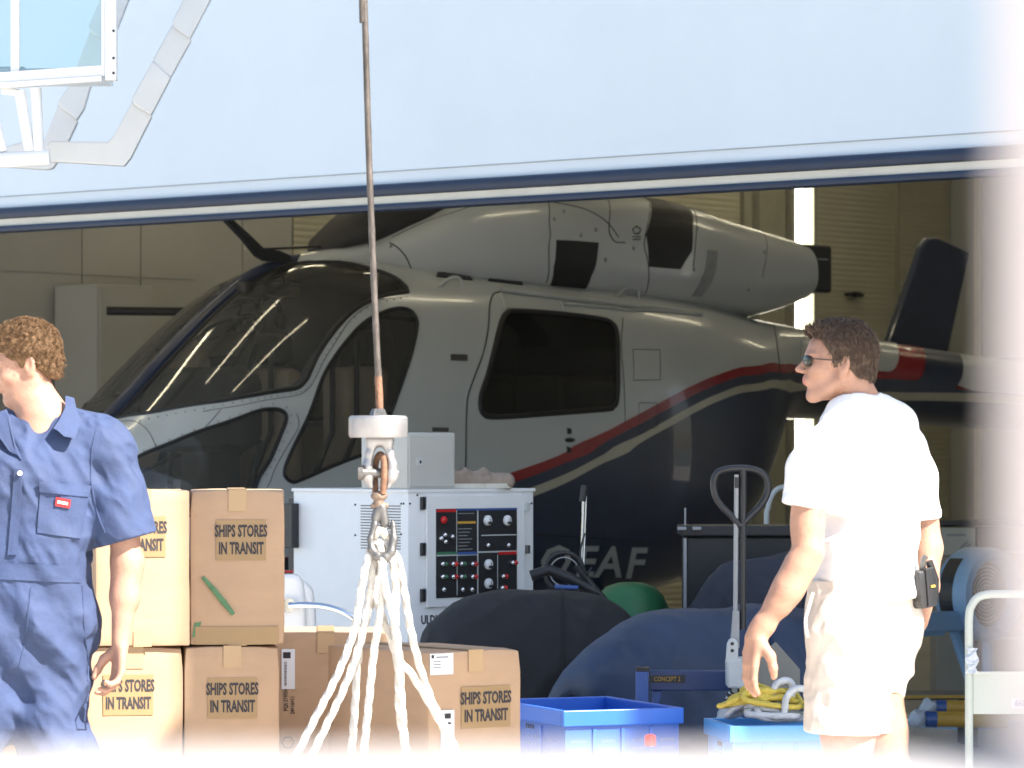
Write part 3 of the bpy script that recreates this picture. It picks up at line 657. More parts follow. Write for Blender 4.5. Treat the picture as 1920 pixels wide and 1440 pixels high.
# panel lines
b = MB()
def pline(pts, r=.0032, smooth=True):
    st = BODY.inv(pts); b = MB(); BODY.line(b, cr(st, 5) if smooth and len(pts) > 2 else densify(st, .03, False), r, .0005); b.build('panel_line', M['seal'], heli)
pline([(940,547),(925,552),(918,575),(915,620),(905,665),(892,700),(878,740),(875,770),(874,800),(872,890)], .0045)
pline([(1168,595),(1165,650),(1170,720),(1172,790)], .0022); pline([(1187,655),(1237,656),(1238,712),(1188,713),(1187,656)], .002, False)
pline([(1452,590),(1456,640),(1462,700)], .003); pline([(1198,755),(1232,756),(1233,800),(1198,812),(1198,756)], .002, False)
pline([(765,556),(715,562),(683,578),(656,601),(630,640),(607,677),(592,708),(577,730),(553,742),(500,750),(440,762),(380,772)], .002)
pline([(556,775),(560,800),(540,835),(515,880),(500,915)], .002)
pline([(414,768),(365,822)], .002); pline([(205,795),(253,790),(292,838)], .002)
pline([(1005,1003),(1100,1008),(1190,1016),(1280,1020)], .0035)
for pts in ([(845,664),(876,665),(876,677),(845,676)], [(810,801),(841,802),(840,810),(811,809)]): b = MB(); BODY.patch(b, densify(BODY.inv(pts), .02), .004); b.build('step_recess', M['steel'], heli)
# sliding door rail with hinges, grab handles
b = MB(); BODY.line(b, densify(BODY.inv([(938,546),(1050,560),(1180,575),(1312,590)]), .05, False), .012, .012, 8); BODY.line(b, densify(BODY.inv([(1050,570),(1180,582),(1315,592)]), .05, False), .008, .008, 8)
b.build('door_rail', M['lgrey'], heli, smooth=True)
for pts in ([(936,552),(946,580)], [(1048,566),(1057,586)]):
    b = MB(); BODY.line(b, densify(BODY.inv(pts), .01, False), .008, .012, 6); b.build('rail_hinge', M['lgrey'], heli, smooth=True)
for pts in ([(822,538),(838,531),(856,531),(868,541)], [(1155,557),(1168,551),(1190,552),(1198,559)]):
    b = MB(); st = BODY.inv(pts); q = BODY.loc(st, .0); q2 = BODY.loc(st, .035); b.tube(cr([q[0], q2[1], q2[2], q[3]], 6), .009, 8); b.build('grab_handle', M['lgrey'], heli, smooth=True)
p = BODY.loc(BODY.inv([(1067,825)]), .008)[0]
MB().sph(p, (.042,.012,.013), 10).build('door_handle', M['blackm'], heli, smooth=True)
b = MB(); 
for a, c_ in ((1067,808),(1066,843)): b = MB(); BODY.patch(b, BODY.inv([(a-4,c_-6),(a+4,c_-4),(a+5,c_+5),(a-3,c_+6)]), .003); b.build('handle_mark', M['seal'], heli)
# tail swoosh tongues laid on the boom
b = MB()
def tongue(x, y0, y1, r, mi, off, xs=1440):
    pts = [(xs,y0),(x-r,y0)]+[(x-r+r*math.sin(a), (y0+y1)/2-(y1-y0)/2*math.cos(a)) for a in np.linspace(.3, PI-.3, 7)]+[(x-r,y1),(xs,y1)]
    BODY.patch(b, densify(BODY.inv(pts), .02), off, mi=mi)
tongue(1806, 646, 735, 34, 2, .003, 1640); tongue(1734, 640, 713, 18, 1, .006, 1560); tongue(1684, 636, 697, 20, 0, .009, 1500)
b.build('tail_stripe', [M['hpaint'], M['red'], M['navy'], M['cream']], heli)
# registration letters on the belly
b = MB()
for ch, x, y in (('O',1036,1054),('E',1094,1055),('A',1138,1056),('F',1186,1058)):
    TV, TF = text(ch, 58, .92, .22, 1.6, .01); bm_ = bmesh.new(); vs = [bm_.verts.new((q[0], q[2], 0)) for q in TV]
    for f_ in TF:
        try: bm_.faces.new([vs[i] for i in f_])
        except ValueError: pass
    bmesh.ops.triangulate(bm_, faces=bm_.faces[:]); bmesh.ops.subdivide_edges(bm_, edges=bm_.edges[:], cuts=2, use_grid_fill=True); bm_.verts.index_update()
    st = BODY.inv([(x+q.co.x, y-q.co.y) for q in bm_.verts]); b.raw(BODY.loc(st, .006), [[q.index for q in f_.verts] for f_ in bm_.faces]); bm_.free()
b.build('registration_lettering', M['white'], heli, fix=False)
# ---- engine cowling
def mesh_surf(SF, name, mats, parent, ns=120, ntt=40, t1=1.0):
    S_, T_ = np.meshgrid(np.linspace(SF.k0, SF.k1, ns), np.linspace(0, t1, ntt), indexing='ij'); P3 = np.stack(SF.f(S_, T_), -1); b = MB()
    for side in (1, -1):
        Vv = [(a, -c*side, d) for a, c, d in P3.reshape(-1, 3)]; ff = [(i*ntt+j, i*ntt+j+1, (i+1)*ntt+j+1, (i+1)*ntt+j) for i in range(ns-1) for j in range(ntt-1)]; b.raw(Vv, ff)
    me = bpy.data.meshes.new(name); me.from_pydata(b.v, [], b.f); bm = bmesh.new(); bm.from_mesh(me); bmesh.ops.remove_doubles(bm, verts=bm.verts[:], dist=.0004)
    bmesh.ops.holes_fill(bm, edges=[e for e in bm.edges if e.is_boundary]); bmesh.ops.recalc_face_normals(bm, faces=bm.faces[:]); bm.to_mesh(me); bm.free(); return link(name, me, mats, parent, 40)
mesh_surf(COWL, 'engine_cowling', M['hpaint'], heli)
def cpatch(name, pts, m, smooth=False, off=.004):
    st = COWL.inv(pts); st = cr(st, 4, True) if smooth else densify(st, .02); bb = MB(); COWL.patch(bb, st, off); return bb.build(name, M[m], heli)
cpatch('vent_grille', [(1043,450),(1122,455),(1118,490),(1108,518),(1098,541),(1031,535),(1038,500)], 'seal')
cpatch('engine_intake', [(1206,366),(1275,364),(1291,390),(1298,430),(1297,470),(1275,505),(1217,500),(1211,440)], 'seal')
cpatch('exhaust_slot', [(1326,469),(1345,470),(1343,500),(1330,535),(1314,556),(1297,555),(1315,520),(1324,490)], 'grey')
cpatch('exhaust_slot', [(1300,364),(1318,372),(1334,392),(1318,390),(1308,378)], 'grey')
for pts in ([(820,512),(874,514),(886,526),(818,519)], [(919,518),(970,521),(980,535),(914,527)]):
    bb = MB(); SF_ = BODY; BODY.patch(bb, densify(BODY.inv(pts), .02), .008); bb.build('air_slot', M['seal'], heli)
b = MB()
def cline(pts, r=.003):
    st = COWL.inv(pts); b = MB(); COWL.line(b, cr(st, 5) if len(pts) > 2 else densify(st, .03, False), r, .0005); b.build('cowling_seam', M['seal'], heli)
cline([(1022,366),(1030,410),(1032,440),(1029,480),(1024,530)]); cline([(1205,370),(1210,440),(1216,500),(1210,550)]); cline([(1136,370),(1142,420),(1150,450),(1172,455)])
cline([(730,455),(760,480),(785,513),(830,520),(900,530),(1000,540)], .004); cline([(1040,380),(1090,390),(1130,410),(1160,445)]); cline([(1433,440),(1437,480),(1430,520)], .002)
cline([(1298,370),(1306,430),(1300,500)]); cline([(735,445),(800,415),(860,395),(905,380)], .002)
for p in COWL.loc(COWL.inv([(1057,397),(1039,411),(1117,431),(1089,441),(1188,465),(1135,487),(1134,547),(789,509),(899,524),(1005,535),(1307,428),(1301,505),(1433,473),(1403,543),(733,462)]), .002): MB().sph(p, (.012,.006,.014), 5).build('fastener', M['grey'], heli, smooth=True)
# exhaust stub
b = MB(); b.box((5.70,0,2.54), (.30,.60,.30), bev=.02); b.box((5.855,0,2.54), (.02,.5,.24)); b.build('exhaust', M['seal'], heli)
MB().box((5.75,-.304,2.60), (.1,.004,.008)).build('exhaust_seam', M['grey'], heli)
# dark rotor fairing, mast, hub and blades (hidden by the door from here)
b = MB()
rf = [(1.72,.02,2.50,2.52),(1.85,.16,2.50,2.62),(2.05,.24,2.52,2.76),(2.35,.28,2.60,2.92),(2.7,.28,2.72,3.02),(3.0,.24,2.86,3.04),(3.3,.12,2.92,3.02)]
ring = []
for u, hw_, b0, t0 in rf:
    for k in range(20):
        a = 2*PI*k/20; ring.append((u, hw_*math.cos(a), (b0+t0)/2+(t0-b0)/2*math.sin(a)))
b.raw(ring, [(i*20+k, i*20+(k+1) % 20, (i+1)*20+(k+1) % 20, (i+1)*20+k) for i in range(len(rf)-1) for k in range(20)]+[tuple(range(20)), tuple(range(120,140))]); b.build('mast_fairing', M['seatd'], heli, smooth=True)
MB().cyl((3.15,0,2.85), (3.15,0,3.55), .09, 16).sph((3.15,0,3.5), (.28,.28,.1), 10).build('rotor_mast', M['grey'], heli, smooth=True)
for k in range(5):
    a = 2*PI*k/5+.35; b = MB(); rr = [(.25,.05),(.6,.10),(3.4,.10),(3.45,.05)]
    V_ = []; 
    for r_, h_ in rr: 
        for s_ in (-1,1):
            for z_ in (-.012,.012): V_.append((r_, s_*h_, 3.52+z_-.01*r_*r_*.6))
    ff = [q for i in range(3) for q in ((i*4,i*4+4,i*4+6,i*4+2),(i*4+1,i*4+3,i*4+7,i*4+5),(i*4,i*4+1,i*4+5,i*4+4),(i*4+2,i*4+6,i*4+7,i*4+3))]+[(0,2,3,1),(12,13,15,14)]
    b.raw(V_, ff, mtx=Matrix.Translation((3.15,0,0)) @ Matrix.Rotation(a, 4, 'Z')); b.build('rotor_blade', M['blackm'], heli)
# wire cutter and its rod on the roof
def hp(px, py, v):           # pixel -> local point on the plane v = const
    k = (px-960)/F; X0 = HX+v*sH; Y0 = HY-v*cH; u = (k*Y0-X0)/(cH-k*sH); return Vector((u, -v, EYE-(py-HOR)*(Y0+u*sH)/F))
b = MB(); poly = [hp(*q, .03) for q in ((418,411),(433,411),(465,440),(492,466),(520,470),(540,478),(546,492),(520,494),(494,489),(480,481),(455,450))]
V_ = [tuple(p+Vector((0,.016,0))) for p in poly]+[tuple(p-Vector((0,.016,0))) for p in poly]; n = len(poly)
b.raw(V_, [tuple(range(n)), tuple(range(2*n-1,n-1,-1))]+[(i,(i+1) % n,(i+1) % n+n,i+n) for i in range(n)]); b.build('wire_cutter', M['blackm'], heli)
MB().tube([hp(495,467,.03), hp(600,462,.05), hp(700,457,.08)], .007, 8).build('cutter_rod', M['blackm'], heli, smooth=True)
# tailplane, end fins, thruster cone
MB().box((8.75,0,2.02), (.55,3.0,.045), bev=.015).build('tailplane', M['navy'], heli)
for v_ in (-1.42, 1.42):
    b = MB(); zz = [(8.42,1.62),(8.36,1.9),(8.42,2.15),(8.80,2.86),(8.88,2.93),(8.98,2.935),(9.36,2.84),(9.12,2.15),(8.95,1.6)]
    b.prism([(x, z) for x, z in zz], .06, Matrix.Translation((0, -v_, 0))); o = b.build('end_fin', M['navy'], heli); bv = o.modifiers.new('bevel','BEVEL'); bv.width = .02; bv.segments = 3
MB().lathe([(.23,0),(.28,.05),(.28,.55),(.16,.8),(0,.85)], 24, mtx=Matrix.Translation((9.3,0,1.71)) @ Matrix.Rotation(PI/2, 4, 'Y')).build('tail_thruster', M['navy'], heli, smooth=40)
# skids
for v_ in (-1.0, 1.0):
    MB().tube(cr([(.6,v_,.30),(.8,v_,.12),(1.1,v_,.06),(2.5,v_,.055),(4.2,v_,.055)], 6), .05, 12).build('skid', M['grey'], heli, smooth=True)
for pts in ([(1186,430),(1193,424),(1201,430),(1198,438),(1189,438),(1186,430)], [(1185,444),(1201,444)], [(1186,449),(1200,449)]):
    b = MB(); COWL.line(b, densify(COWL.inv(pts), .03, False), .0028, .002, 4); b.build('placard', M['seal'], heli)
for u_ in (1.5, 3.6):
    MB().tube(cr([(u_,-1.0,.08),(u_,-.85,.3),(u_,-.5,.54),(u_,0,.57),(u_,.5,.54),(u_,.85,.3),(u_,1.0,.08)], 6), .04, 10).build('skid_crossbar', M['navy'], heli, smooth=True)
# ---- cockpit
MB().box((1.9,0,.80), (3.2,1.26,.05)).build('cabin_floor', M['seatd'], heli)
MB().box((2.08,0,1.15), (.04,1.3,.75)).build('bulkhead', M['seat'], heli)
MB().box((3.95,0,1.4), (.05,1.2,1.2)).build('bulkhead', M['seatd'], heli)
for v_ in (-.36, .36):
    s0 = MB().box((1.42,v_,1.12), (.46,.46,.12), bev=.04).build('pilot_seat', M['seatd'], heli, smooth=40)
    MB().box((1.74,v_,1.50), (.12,.46,.72), T(0,0,0), bev=.05).build('backrest', M['seat'], s0, smooth=40)
    MB().box((1.77,v_,1.97), (.10,.26,.18), bev=.04).build('headrest', M['seatd'], s0, smooth=40)
    b = MB()
    for d in (-.1,.1): b.tube([(1.70,v_+d*.6,2.0),(1.66,v_+d,1.85),(1.66,v_+d,1.5),(1.5,v_+d,1.2)], .018, 6)
    b.build('harness', M['blackm'], s0)
    MB().box((1.6,v_,.95), (.3,.3,.28)).build('seat_base', M['grey'], s0)
    MB().tube(cr([(1.05,v_,.85),(1.1,v_,1.05),(1.0,v_,1.25),(1.06,v_,1.45)], 5), .02, 8).build('control_stick', M['blackp'], heli, smooth=True)
for v_ in (-.42,0,.42):
    MB().box((3.3,v_,1.15), (.45,.42,.12), bev=.04).box((3.58,v_,1.5), (.12,.42,.7), bev=.05).build('cabin_seat', M['seat'], heli)
o = MB().box((.93,0,1.62), (.30,.80,.46), bev=.10).box((1.0,0,1.2), (.24,.26,.6), bev=.03).build('instrument_console', M['seatd'], heli, smooth=40)
MB().box((1.35,0,2.28), (.4,.24,.08), bev=.02).build('overhead_panel', M['seatd'], heli)
for v_, u_ in ((-.2,1.25),(.05,1.32)):
    h_ = MB().tube([(u_, v_+.1*math.cos(a), 2.12+.12*math.sin(a)) for a in np.linspace(0, PI, 10)], .012, 6).sph((u_, v_-.1, 2.10), (.04,.025,.05), 6).sph((u_, v_+.1, 2.10), (.04,.025,.05), 6).build('hanging_headset', M['blackp'], heli, smooth=True)
b = MB()
for v_ in (-.28, -.12): b.box((.42, v_-.12, .98), (.12,.12,.05), T(0,0,0,0,0,.4), bev=.02)
b.build('rudder_pedals', M['blackm'], heli)
# ============================================================ cargo and gear
def ray(px, py, o, ax, val):          # where a photo ray meets the plane local[ax] = val of a thing's frame
    Mi = wm(o).inverted(); a = Mi @ Vector((0,0,EYE)); d = (Mi @ P(px, py, 10.0))-a; t = (val-a[ax])/d[ax]; return a+d*t
def stencil(par, lx, lz, y, h=.033, w_=.138, hh=.112, xs=.52):
    MB().box((lx, y-.0006, lz), (w_, .0012, hh)).build('tape_patch', M['tape'], par)
    b = MB(); 
    for s_, dz in (('SHIPS STORES', .024), ('IN TRANSIT', -.024)):
        V_, F_ = text(s_, h, xs, 0, .0016, .0006); b.raw([(x+lx, yy+y-.0018, z+lz+dz) for x, yy, z in V_], F_)
    b.build('stencil_lettering', M['ink'], par, fix=False)
def carton(label, near, rz, w_, d, h, corner=-1, st=None, seams=True):
    # near = world position of the near bottom corner (corner -1: left end of the front face)
    t = thing('carton', label, 'carton', near, rz, 'ships stores cartons on the deck')
    rnd = random.Random(label); b = MB(); bm_ = bmesh.new(); bmesh.ops.create_cube(bm_, size=1); bmesh.ops.scale(bm_, vec=(w_, d, h-.002), verts=bm_.verts)
    bmesh.ops.bevel(bm_, geom=bm_.edges[:], offset=.005, segments=2, profile=.5, affect='EDGES'); bmesh.ops.subdivide_edges(bm_, edges=[e for e in bm_.edges if e.calc_length() > .1], cuts=13, use_grid_fill=True)
    bmesh.ops.translate(bm_, vec=(w_/2, d/2, h/2), verts=bm_.verts); bm_.verts.index_update(); Vn = np.array([tuple(v.co) for v in bm_.verts]); so_ = rnd.uniform(0, 50)
    cn_ = Vn-np.array([w_/2, d/2, h/2]); ex = np.maximum(0, .07-np.linalg.norm(np.abs(cn_)-np.array([w_/2, d/2, h/2]), axis=1))/.07*(vnoise(np.sign(cn_[:,0])*3+so_, np.sign(cn_[:,1])*3, np.sign(cn_[:,2])*3, 8) > -.1)
    q_ = (vnoise(Vn[:,0]*9+so_, Vn[:,1]*9, Vn[:,2]*9, 5)*.5+.5)*.0018+(.5+.5*vnoise(Vn[:,0]*30+so_, Vn[:,1]*30, Vn[:,2]*26, 6))*.0012+ex*.005
    Vn = Vn-np.sign(cn_)*q_[:, None]*(np.abs(cn_) > np.array([w_/2, d/2, h/2])-.012); b.raw(Vn, [[v.index for v in f_.verts] for f_ in bm_.faces]); bm_.free()
    # slight bulge and dents
    o = b.build('box', M['card'], t, smooth=35); cjit = rnd.uniform(-.004, .004)
    MB().box((w_/2, d/2, h-.0005), (.05, d*.995, .003)).build('tape_strip', M['tape'], t)
    
    for zz_, hh_ in ((.93,.14),(.05,.1)): MB().box((w_/2, -.0008, h*zz_), (.05, .0016, h*hh_)).build('tape_strip', M['tape2'], t)
    if st: stencil(t, st[0]+rnd.uniform(-.003,.003), st[1]+rnd.uniform(-.004,.004), *st[2:])
    return t
M['tape2'] = mat('clear_tape', (.44,.30,.165), .4, var=.04)
YF = 10.35; CW, CH = .262, .434
def cpos(px, Y, z): p = P(px, 900, Y); return (p.x, Y, z)
g1 = [carton('sunlit upper carton beside the man in blue, stencil half hidden by his sleeve', cpos(178, YF, 2*CH-.011), R(9), CW, .4, CH, st=(.128, .305, 0)),
 carton('sunlit lower carton behind the hand of the man in blue', cpos(160, YF+.01, CH-.011), R(9), CW+.008, .4, CH, st=(.118, .30, 0)),
 carton('sunlit carton at the foot of the left stack', cpos(162, YF, -.0), R(9), CW, .4, CH-.014),
 carton('shaded upper carton with a green marker slash', cpos(356, YF+.07, 2*CH-.011), R(5), .264, .4, CH, st=(.140, .294, 0)),
 carton('shaded carton directly under the one with the green slash', cpos(345, YF+.05, CH-.011), R(10), .268, .4, CH, st=(.136, .288, 0)),
 carton('shaded carton at the foot of the middle stack', cpos(357, YF+.07, 0), R(5), .26, .4, CH-.014)]
up_, dn = g1[3], g1[4]
b = MB(); q = [ray(x, y, up_, 1, -.0012) for x, y in ((380,1082),(400,1105),(420,1130),(438,1152))]
b.tube([(p.x, -.0008, p.z) for p in q], [.005,.008,.009,.006], 6); b.build('green_marker_slash', M['greenink'], up_, fix=False); b = MB(); b.raw([(ray(x, y, up_, 1, 0).x, -.0012, ray(x, y, up_, 1, 0).z) for x, y in ((365,1168),(378,1166),(368,1192),(360,1196))], [(0,1,2,3)])
b.build('green_marker_slash', M['greenink'], up_, fix=False)
MB().box((.13, -.0012, .028), (.23, .0018, .05)).build('tape_strip', M['tape'], up_)
c5 = carton('shaded carton behind the stack with a tall barcode label', cpos(470, 11.0, CH), R(3), .44, .4, .432)
lab = MB(); a = ray(528, 1217, c5, 1, 0); c_ = ray(553, 1292, c5, 1, 0); lab.box(((a.x+c_.x)/2, -.001, (a.z+c_.z)/2), (c_.x-a.x, .002, a.z-c_.z)); lab.build('address_label', M['paper'], c5)
b = MB(); b.box(((a.x+c_.x)/2-.004, -.0025, a.z-.018), (.022, .001, .018))
for k in range(4): V_, F_ = text('0835', .008, .8, 0, 0, .0006); b.raw([(a.x+.012-z, yy-.0026, a.z-.045-k*.018+x) for x, yy, z in V_], F_)
b.build('label_print', M['ink'], c5, fix=False)
b = MB()
for s_, px_, py_ in (('PQS 219554', 536, 1312), ('24×16×11', 549, 1322)):
    p = ray(px_, py_, c5, 1, 0); V_, F_ = text(s_, .0125, .75, 0, .0002, .0006); b.raw([(p.x-z, yy-.001, p.z+x) for x, yy, z in V_], F_)
p = ray(540, 1392, c5, 1, 0); b.tube([(p.x+.018*math.cos(k*PI/3), -.001, p.z+.018*math.sin(k*PI/3)) for k in range(6)], .0012, 4, closed=True)
b.build('printed_lettering', M['ink'], c5, fix=False)
carton('shaded carton under the one with the barcode label', cpos(470, 11.0, 0), R(3), .44, .4, CH)
c6 = carton('shaded front carton turned corner-on behind the rope sling', (P(803,0,10.2).x, 10.2, CH-.008), R(37), .32, .49, .427, st=(.195, .265, 0, .033, .168, .114, .62))
a = ray(806, 1226, c6, 1, 0); c_ = ray(849, 1264, c6, 1, 0)
MB().box(((a.x+c_.x)/2, -.0012, (a.z+c_.z)/2), (c_.x-a.x, .002, a.z-c_.z)).build('address_label', M['paper'], c6)
b = MB(); b.box((a.x+.008, -.0027, a.z-.008), (.008, .001, .009)); b.box((a.x+.04, -.0027, a.z-.010), (.04, .001, .0022))
for k in range(3): b.box((a.x+.022, -.0027, a.z-.022-k*.008), (.025, .001, .0014))
b.build('label_print', M['ink'], c6)
a = ray(826, 1332, c6, 1, 0); c_ = ray(851, 1412, c6, 1, 0)
MB().box(((a.x+c_.x)/2, -.0012, (a.z+c_.z)/2), (c_.x-a.x, .002, a.z-c_.z), T(0,0,0)).build('address_label', M['paper'], c6)
b = MB(); b.box(((a.x+c_.x)/2, -.0027, a.z-.016), (.02, .001, .014))
for k in range(4): b.box(((a.x+c_.x)/2, -.0027, a.z-.036-k*.014), (.022, .001, .005))
b.build('label_print', M['ink'], c6)
carton('shaded carton under the corner-on front carton', (P(803,0,10.2).x, 10.2, 0), R(37), .32, .49, .425)
carton('carton at the left edge seen between the legs of the man in blue', cpos(-130, 10.7, CH-.011), R(6), .36, .3, CH)
carton('carton on the deck at the left edge of the photograph', cpos(-130, 10.7, 0), R(6), .36, .3, CH-.014)

# ---- generator cabinet, aligned with the hangar
nc = P(765, 0, 15.0); gw, gd, gh = .69, .717, 1.234
gen = thing('generator_cabinet', 'white steel generator cabinet with black gauge panel behind the rope sling', 'generator', (nc.x, 15.0, 0), R(43))
MB().box((gw/2, gd/2, gh/2), (gw, gd, gh-.004), bev=.006).build('cabinet_body', M['white'], gen, smooth=35)
MB().box((gw/2, gd/2, gh+.002), (gw+.012, gd+.012, .014), bev=.003).build('top_plate', M['white'], gen)
def gp(x, y, ax=1, val=0.): return ray(520+x/3.13, 720+y/3.13, gen, ax, val)
def gbox(x0, y0, x1, y1, off, th, m, name, bev=0, par=None):
    a, c = gp(x0, y0), gp(x1, y1); return MB().box(((a.x+c.x)/2, -off-th/2, (a.z+c.z)/2), (abs(c.x-a.x), th, abs(a.z-c.z)), bev=bev).build(name, M[m], par or gen)
dr = gbox(864, 655, 1440, 1290, .002, .012, 'white', 'door', .003)
pan = gbox(917, 733, 1390, 1240, .014, .003, 'blackp', 'gauge_panel')
for y in (700, 970, 1240): gbox(834, y-38, 858, y+38, .002, .014, 'blackm', 'hinge', .003)
gbox(1436, 700, 1460, 745, .014, .012, 'lgrey', 'door_latch', .003); gbox(1440, 945, 1458, 995, .014, .015, 'steel', 'door_latch', .003)
def dot(x, y, r, m, name, dome=True, off=.017, lab=None):
    p = gp(x, y); b = MB(); q = T(p.x, -off, p.z, 0, PI/2)
    b.lathe([(r,0),(r,.008),(r*.8,.012),(r*.4,.015 if dome else .012),(0,.016 if dome else .012)], 16, mtx=q); return b.build(name, M[m], gen, smooth=40)
for x, y in ((1215,800),(1330,800),(1220,1058),(1220,1170)):
    g = dot(x, y, .021, 'dial', 'gauge'); p = gp(x, y)
    MB().box((p.x, -.034, p.z-.010), (.018, .002, .010)).box((p.x+.003, -.0345, p.z+.002), (.0015, .001, .014), T(0,0,0)).build('needle', M['blackm'], g)
for x, y in ((1215,945),(1335,945),(955,1205),(1065,1205),(1120,1205),(940,905),(1005,895),(962,885),(965,925)): dot(x, y, .010, 'chrome', 'switch_knob')
for x, y in ((955,1055),(1065,1055),(955,1130),(1065,1130)): dot(x-6, y, .010, 'chrome', 'switch_knob'); dot(x+12, y, .009, 'lampG', 'indicator_lamp')
for x, y in ((1015,1055),(1130,1055),(1015,1130),(1130,1130),(1365,1048),(1310,1128),(1305,1195)): dot(x-6, y, .010, 'chrome', 'switch_knob'); dot(x+13, y, .010, 'lampR', 'indicator_lamp')
dot(958, 797, .015, 'lampR', 'stop_button')
for nm, x0, y0, x1, y1, m in (('red_strip',918,736,1030,750,'lampR'),('blue_strip',1036,733,1388,738,'beamblue'),('yellow_strip',1040,806,1146,818,'yellow'),('green_strip',920,986,1036,1000,'lampG'),('blue_strip',1040,986,1156,1000,'beamblue'),('red_strip',1282,984,1388,998,'lampR')):
    gbox(x0, y0, x1, y1, .017, .0015, m, nm)
b = MB()
for x0, y0, x1, y1 in ((1034,740,1037,1000),(1156,740,1162,1238),(1036,1004,1039,1238),(918,1001,1156,1004),(1162,982,1388,985),(1274,1000,1277,1200),(1180,885,1385,887)):
    a, c = gp(x0, y0), gp(x1, y1); b.box(((a.x+c.x)/2, -.0178, (a.z+c.z)/2), (max(abs(c.x-a.x), .001), .0012, max(abs(a.z-c.z), .001)))
for k in range(8):
    a, c = gp(1046, 760+k*28 if k < 1 else 830+k*20), gp(1138-(k*13) % 40, 760); b.box(((a.x+c.x)/2, -.0178, a.z), (abs(c.x-a.x), .0012, .0016))
b.build('panel_print', M['lgrey'], gen)
b = MB()
for k in range(16):
    y = 713+k*16.6; a, c = gp(490, y, 0, 0.), gp(724, y, 0, 0.)
    b.box((-.0006, (a.y+c.y)/2, a.z), (.0012, abs(a.y-c.y), .0035))
b.build('vent_slots', M['blackm'], gen)
b = MB()
for x, y, ax in ((458,708,0),(458,887,0),(728,702,0),(742,702,0),(728,881,0)): p = gp(x, y, 0, 0.); b.sph((-.001, p.y, p.z), .0045, 5)
for x, y in ((776,702),(820,652),(1441,652),(1490,700),(925,697),(984,697)): p = gp(x, y); b.sph((p.x, -.002, p.z), .0045, 5)
b.build('bolt_heads', M['blackm'], gen)
p = gp(900, 1385); V_, F_ = text('ULDU', .036, .8, 0, .001, .002)
b = MB(); b.raw([(x+p.x, yy-.001, z+p.z) for x, yy, z in V_], F_); b.build('lettering', M['ink'], gen, fix=False)
b = MB(); a, c = gp(98, 700, 0, 0.), gp(128, 962, 0, 0.)
MB().box((-.02, (a.y+c.y)/2+.01, (a.z+c.z)/2), (.04, abs(a.y-c.y)+.02, abs(a.z-c.z)), bev=.004).build('side_bracket', M['blackm'], gen)
b = MB(); b.box((.1, gd+.03, .95), (.16, .05, .5)).box((.1, gd+.03, .55), (.05, .04, .5)); b.build('exhaust_pipe', M['blackm'], gen)
lkr = thing('locker_box', 'small pale grey locked box standing on the generator cabinet', 'box', tuple(wm(gen) @ Vector((.012, .02, gh+.009))), R(43))
a = ray(768, 811, lkr, 1, 0); c = ray(853, 811, lkr, 1, 0)
MB().box(((c.x)/2, .14, a.z/2), (c.x, .28, a.z), bev=.004).build('box_body', M['beige'], lkr, smooth=35)
MB().box((c.x/2, -.003, a.z/2), (c.x-.02, .006, a.z-.02), bev=.002).build('door', M['beige'], lkr)
p = ray(784, 866, lkr, 1, 0); lk2 = MB().box((p.x, -.009, p.z), (.026, .006, .03)).build('lock', M['lgrey'], lkr); MB().box((p.x+.002, -.0125, p.z), (.008, .002, .012)).build('keyhole', M['blackm'], lk2)
for k, (dx, dy, rz_, lb) in enumerate(((.02,.05,.5,'beige trainer lying left on top of the generator cabinet'),(.13,.1,.25,'beige trainer lying right on top of the generator cabinet'))):
    s_ = P(875+k*38, 0, 15.12); t = thing('trainer_shoe', lb, 'shoe', (s_.x, 15.30+k*.05, gh+.010), rz_, 'pair of trainers on the generator')
    S_ = SDF((-.16,-.08,-.01), (.16,.08,.13), .005); S_.cone((-.09,0,.03),(.08,0,.028),.034,.036,.02,flat=((0,1,0),.9)); S_.cone((-.09,0,.05),(-.02,0,.058),.036,.03,.02); S_.ell((-.06,0,.085),(.035,.024,.03),.01,'-')
    V_, Q_ = S_.mesh(); b = MB(); b.raw([tuple(v) for v in V_], [tuple(int(i) for i in q) for q in Q_]); b.build('upper', M['shoe'], t, smooth=True)
    b = MB(); sp = [(.115*math.cos(a)+(-.01), .042*math.sin(a)*(1+.15*math.cos(a))) for a in np.linspace(0, 2*PI, 24, endpoint=False)]
    b.raw([(x, y, 0) for x, y in sp]+[(x, y, .02) for x, y in sp], [tuple(range(24))[::-1], tuple(range(24, 48))]+[(i, (i+1) % 24, (i+1) % 24+24, i+24) for i in range(24)]); b.build('sole', M['creamtrim'], t)
# ---- white boat seat with chrome grab rail
YS = 12.8
st_ = thing('boat_seat', 'white moulded boat seat with a curved chrome grab rail behind the cartons', 'boat seat', (P(560,0,YS).x, YS, 0))
def wprism(name, pts, Y, th, m, par, bev=.008):
    q = [P(a, c, Y) for a, c in pts]; b = MB(); b.prism([(p.x, p.z) for p in q], th); o = b.build(name, M[m], par); o.data.transform(wm(par).inverted() @ Matrix.Translation((0, Y, 0)))
    if bev: bv = o.modifiers.new('bevel', 'BEVEL'); bv.width = bev; bv.segments = 3; o.data.shade_smooth(); o.data.set_sharp_from_angle(angle=R(60))
    return o
wprism('backrest', [(480,1076),(551,1074),(561,1080),(568,1092),(572,1120),(574,1150),(575,1215),(480,1215)], YS, .10, 'white', st_, .02)
wprism('seat_shell', [(520,1088),(563,1087),(577,1092),(586,1106),(591,1140),(593,1215),(520,1215)], YS+.1, .12, 'white', st_, .02)
MB().box((-.05, .1, .33), (.3, .3, .66), bev=.02).build('pedestal', M['white'], st_)
